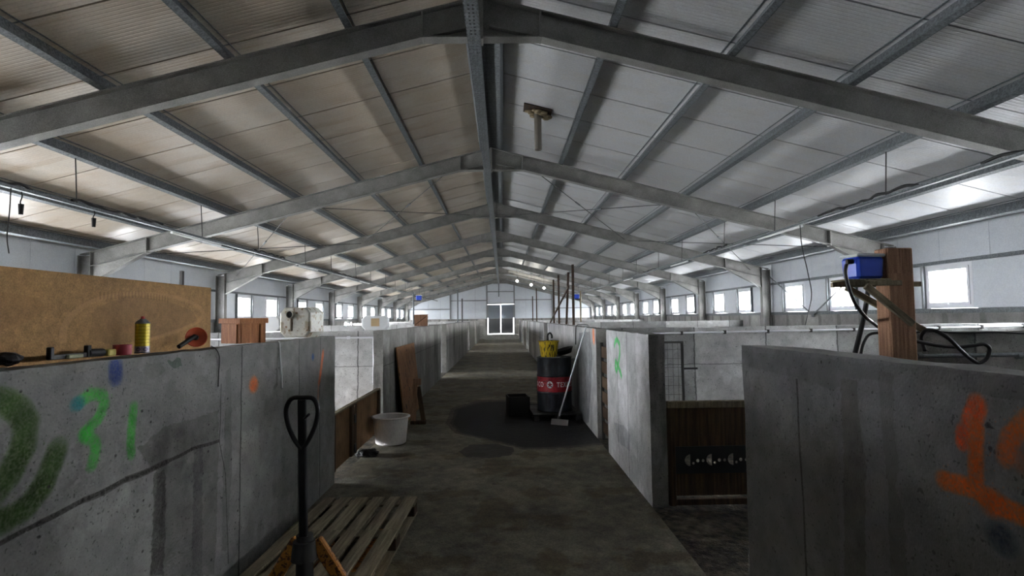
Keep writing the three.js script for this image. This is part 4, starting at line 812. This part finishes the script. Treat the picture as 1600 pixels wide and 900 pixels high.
// ------------------------------------------------------------------ pipes, posts and water tanks
{
  const bars = [[1, 896, 10.6, 2.65, 0, 'first'], [1, 885, 11.8, 2.6, 0.06, 'second'], [1, 873, 13.3, 2.66, 0, 'third'], [1, 865.5, 14.6, 2.64, 0, 'fourth'], [1, 838, 21.9, 2.8, 0, 'fifth'], [1, 832, 24.7, 2.6, 0, 'sixth']];
  for (const [s, , D, top, lean, n] of bars) single('steel_bar', `${n} upright rusty steel bar beyond the drum on the pen wall tops`, 'bar', bar(V(0, 0, 0), V(lean, top - TOP, 0), 0.045, 0.045), M.rust, [AR + 0.07, TOP, -D]);
  single('steel_bar', 'rusty steel bar slanting between the upright bars beyond the drum', 'bar', bar(V(AR + 0.025, TOP + 0.02, -15.2), V(AR + 0.025, 2.25, -10.9), 0.04, 0.03, V(1, 0, 0)), M.rust);
  for (const [D, top, n] of [[22.7, 2.8, 'taller'], [25.2, 2.55, 'shorter']]) single('steel_bar', `${n} of two upright pipes on the third pen wall across from the drum`, 'bar', cyl(0.03, 0.03, top - TOP, 12), n === 'taller' ? M.galv : M.dark, [AL - 0.07, TOP, -D]);
  single('steel_bar', 'short dark post showing above the brown board', 'bar', cbox(0.05, 0.9, 0.05, 0.005, 0, 0.45, 0), M.dark, [at(284, 430, 8.28).x, TOP, -8.28]);
}
const tankBlue = flatMat(0.02, 0.07, 0.55, 0.35);
function tank(label, [x, y, z], turn, w, h) {
  const t = thing('water_tank', label, 'tank', [x, y, z], turn, 'blue float valve tanks');
  const taper = (g, k) => { const p = g.attributes.position; for (let i = 0; i < p.count; i++) { const f = 1 + k * p.getY(i) / h; p.setX(i, p.getX(i) * f); p.setZ(i, p.getZ(i) * f); } g.computeVertexNormals(); return g; };
  mesh('body', taper(cbox(w * 0.93, h * 0.86, w * 0.75, 0.02, 0, h * 0.43, 0), 0.1), tankBlue, t);
  mesh('lid', cbox(w * 1.04, h * 0.12, w * 0.86, 0.01, 0, h * 0.92, 0), M.white, t);
  const v = mesh('inlet', rod(V(-w * 0.62, h * 0.68, w * 0.16), V(-w * 0.44, h * 0.7, w * 0.16), 0.02, 12), M.black, t);
  mesh('tap', cbox(0.02, 0.04, 0.03, 0.004, -w * 0.66, h * 0.68, w * 0.16), M.black, v);
  return t;
}
{ // timber post with shelf at the end of the short divider
  const D = 4.4, b = at(1399, 470, D), top = at(1395, 389, D).y, t = thing('timber_post', 'thick brown timber post with a small shelf bracket', 'post', [b.x, -0.04, -D], 0), h = top + 0.04;
  const p = mesh('post', cbox(0.21, h, 0.15, 0.008, 0.0, h / 2, 0), M.woodBrown, t);
  mesh('front_plank', cbox(0.105, h - 0.01, 0.02, 0.004, -0.055, h / 2, 0.086), M.woodBrown, p);
  const sy = at(1345, 440, D).y + 0.04, L = (at(1310, 440, D).x - b.x);
  for (const z of [0.115, -0.095]) mesh('shelf_beam', cbox((z > 0 ? -0.03 : 0.28) - L, 0.04, 0.035, 0.004, ((z > 0 ? -0.03 : 0.28) + L) / 2, sy - 0.02, z), M.woodOld, t);
  mesh('shelf_board', cbox(-L - 0.1, 0.015, 0.22, 0.003, (L - 0.11) / 2, sy + 0.008, 0.01), M.woodOld, t);
  for (const z of [0.15, -0.1]) mesh('brace', bar(V(L + 0.12, sy - 0.04, z), V(z > 0 ? 0.02 : 0.3, sy - (z > 0 ? 0.34 : 0.4), z), 0.05, 0.03), M.woodOld, t);
  tank('blue water tank with white lid on the timber post shelf', [at(1347, 432, D).x, sy + 0.0165 - 0.04, -D + 0.01], 0.12, 0.24, 0.2);
  const H = (pts, r, n, lab, d = D + 0.02, cat = 'hose') => single(n, lab, cat, tube(pts.map(([x, y, dd = 0]) => at(x, y, d + dd)), r, 9), M.rubber);
  H([[1323, 413], [1321, 425], [1325, 445], [1334, 470], [1350, 493, 0.08], [1362, 503, 0.27], [1372, 511, 0.31]], 0.014, 'black_hose', 'black hose running down from the near blue tank', D - 0.16);
  H([[1357, 452], [1351, 490], [1344, 520], [1335, 556], [1330, 575]], 0.02, 'black_pipe', 'straight black pipe leaning under the near blue tank', D + 0.17, 'pipe');
  H([[1345, 553], [1349, 537], [1358, 523], [1372, 520, -0.02], [1384, 520, 0.0]], 0.012, 'black_hose', 'black hose bending behind the foot of the timber post', D + 0.14);
  H([[1421, 531], [1440, 535], [1460, 539], [1492, 542], [1520, 540], [1538, 538], [1546, 544], [1545, 553], [1540, 562], [1528, 567], [1516, 560], [1500, 546, -0.05], [1480, 527, -0.05], [1462, 517], [1448, 516], [1440, 524], [1442, 538, 0.05], [1445, 548, 0.02]], 0.015, 'coiled_hose', 'black hose lying in a loop against the short dark divider', 4.42);
  H([[1414, 521], [1450, 518], [1500, 520], [1560, 519], [1600, 521], [1640, 520]], 0.008, 'black_cable', 'thin black cable running along the top of the short divider', 4.56, 'cable');
  const pp = thing('water_pipe', 'galvanised pipe fixed along the short dark divider', 'pipe', [0, 0, 0], 0), a = at(1425, 557, 4.55), e = at(1640, 553, 4.55);
  mesh('pipe', rod(a, e, 0.018, 12), M.galv, pp); for (const x of [1436, 1592]) { const q = at(x, 556, 4.55); mesh('coupling', rod(V(q.x - 0.02, q.y, q.z), V(q.x + 0.02, q.y, q.z), 0.027, 12), M.galv, pp); }
}
{ // far tanks on poles
  for (const [px, pole, py, lab, s] of [[652.5, 646, 469, 'small blue water tank on a pole beyond the plywood crate', 1], [903, 907, 467, 'small blue water tank on a pole beyond the rusty bars', -1]]) {
    const p = at(px, py, 17.42), q = at(pole, py, 17.42), t = thing('tank_pole', s > 0 ? 'thin steel pole carrying the tank beyond the plywood crate' : 'thin steel pole carrying the tank beyond the rusty bars', 'pole', [q.x, TOP, -17.42], 0);
    mesh('pole', cyl(0.025, 0.025, p.y + 0.25 - TOP, 10), s > 0 ? M.galv : M.woodOld, t); mesh('bracket', box(Math.min(0, p.x - q.x + s * 0.09), Math.max(0, p.x - q.x + s * 0.09), p.y - TOP - 0.035, p.y - TOP - 0.004, -0.06, 0.06), M.dark, t);
    tank(lab, [p.x + s * 0.045, p.y, -17.42], 0, 0.18, 0.165);
  }
}
{ // water pipes on the dividers
  const a = thing('water_pipe', 'long white water pipe along the divider behind the wire mesh gate', 'pipe', [0, 0, 0], 0), D = 7.715;
  const y = at(1200, 517, D).y, x0 = AR + TH + 0.05, x1 = RX - 0.12;
  mesh('pipe', rod(V(x0, y - 0.02, -D), V(x1, y + 0.02, -D), 0.014, 10), M.pvc, a); mesh('riser', tube([V(x1, y + 0.02, -D), V(x1 + 0.05, y + 0.05, -D), V(x1 + 0.05, y + 0.12, -D), V(x1 + 0.09, y + 0.16, -D)], 0.014, 8), M.pvc, a);
  for (let x = x0 + 0.4; x < x1; x += 0.6) mesh('clip', cbox(0.03, 0.05, 0.045, 0.004, x, y - 0.02 + 0.04 * (x - x0) / (x1 - x0), -D), M.dark, a);
  const b = thing('water_pipe', 'white water pipe bent down beside the low wooden gate', 'pipe', [0, 0, 0], 0), E = 8.165, c = at(584, 527, E);
  mesh('pipe', rod(V(-6.5, c.y, -E), V(c.x, c.y, -E), 0.014, 10), M.pvc, b); mesh('drop', rod(V(c.x, c.y, -E), V(c.x, 0.72, -E), 0.014, 10), M.pvc, b);
  for (const x of [545, 470]) { const q = at(x, 527, E); mesh('clip', cbox(0.05, 0.045, 0.04, 0.004, q.x, c.y, -E), M.pvc, b); }
}
{ // steel V brace on the side wall
  const t = thing('wall_brace', 'white steel V brace across two windows behind the tank', 'brace', [0, 0, 0], 0), X = XC + HALF - 0.13;
  const a = onX(1202, 432, X), b = onX(1270, 492, X), c = onX(1322, 442, X);
  mesh('arm', bar(a, b, 0.04, 0.01, V(1, 0, 0)), M.galv, t); mesh('arm', bar(b, c, 0.04, 0.01, V(1, 0, 0)), M.galv, t);
  mesh('gusset', cbox(0.012, 0.1, 0.12, 0.003, X, b.y, b.z), M.galv, t);
}


renderer.render(scene, camera);
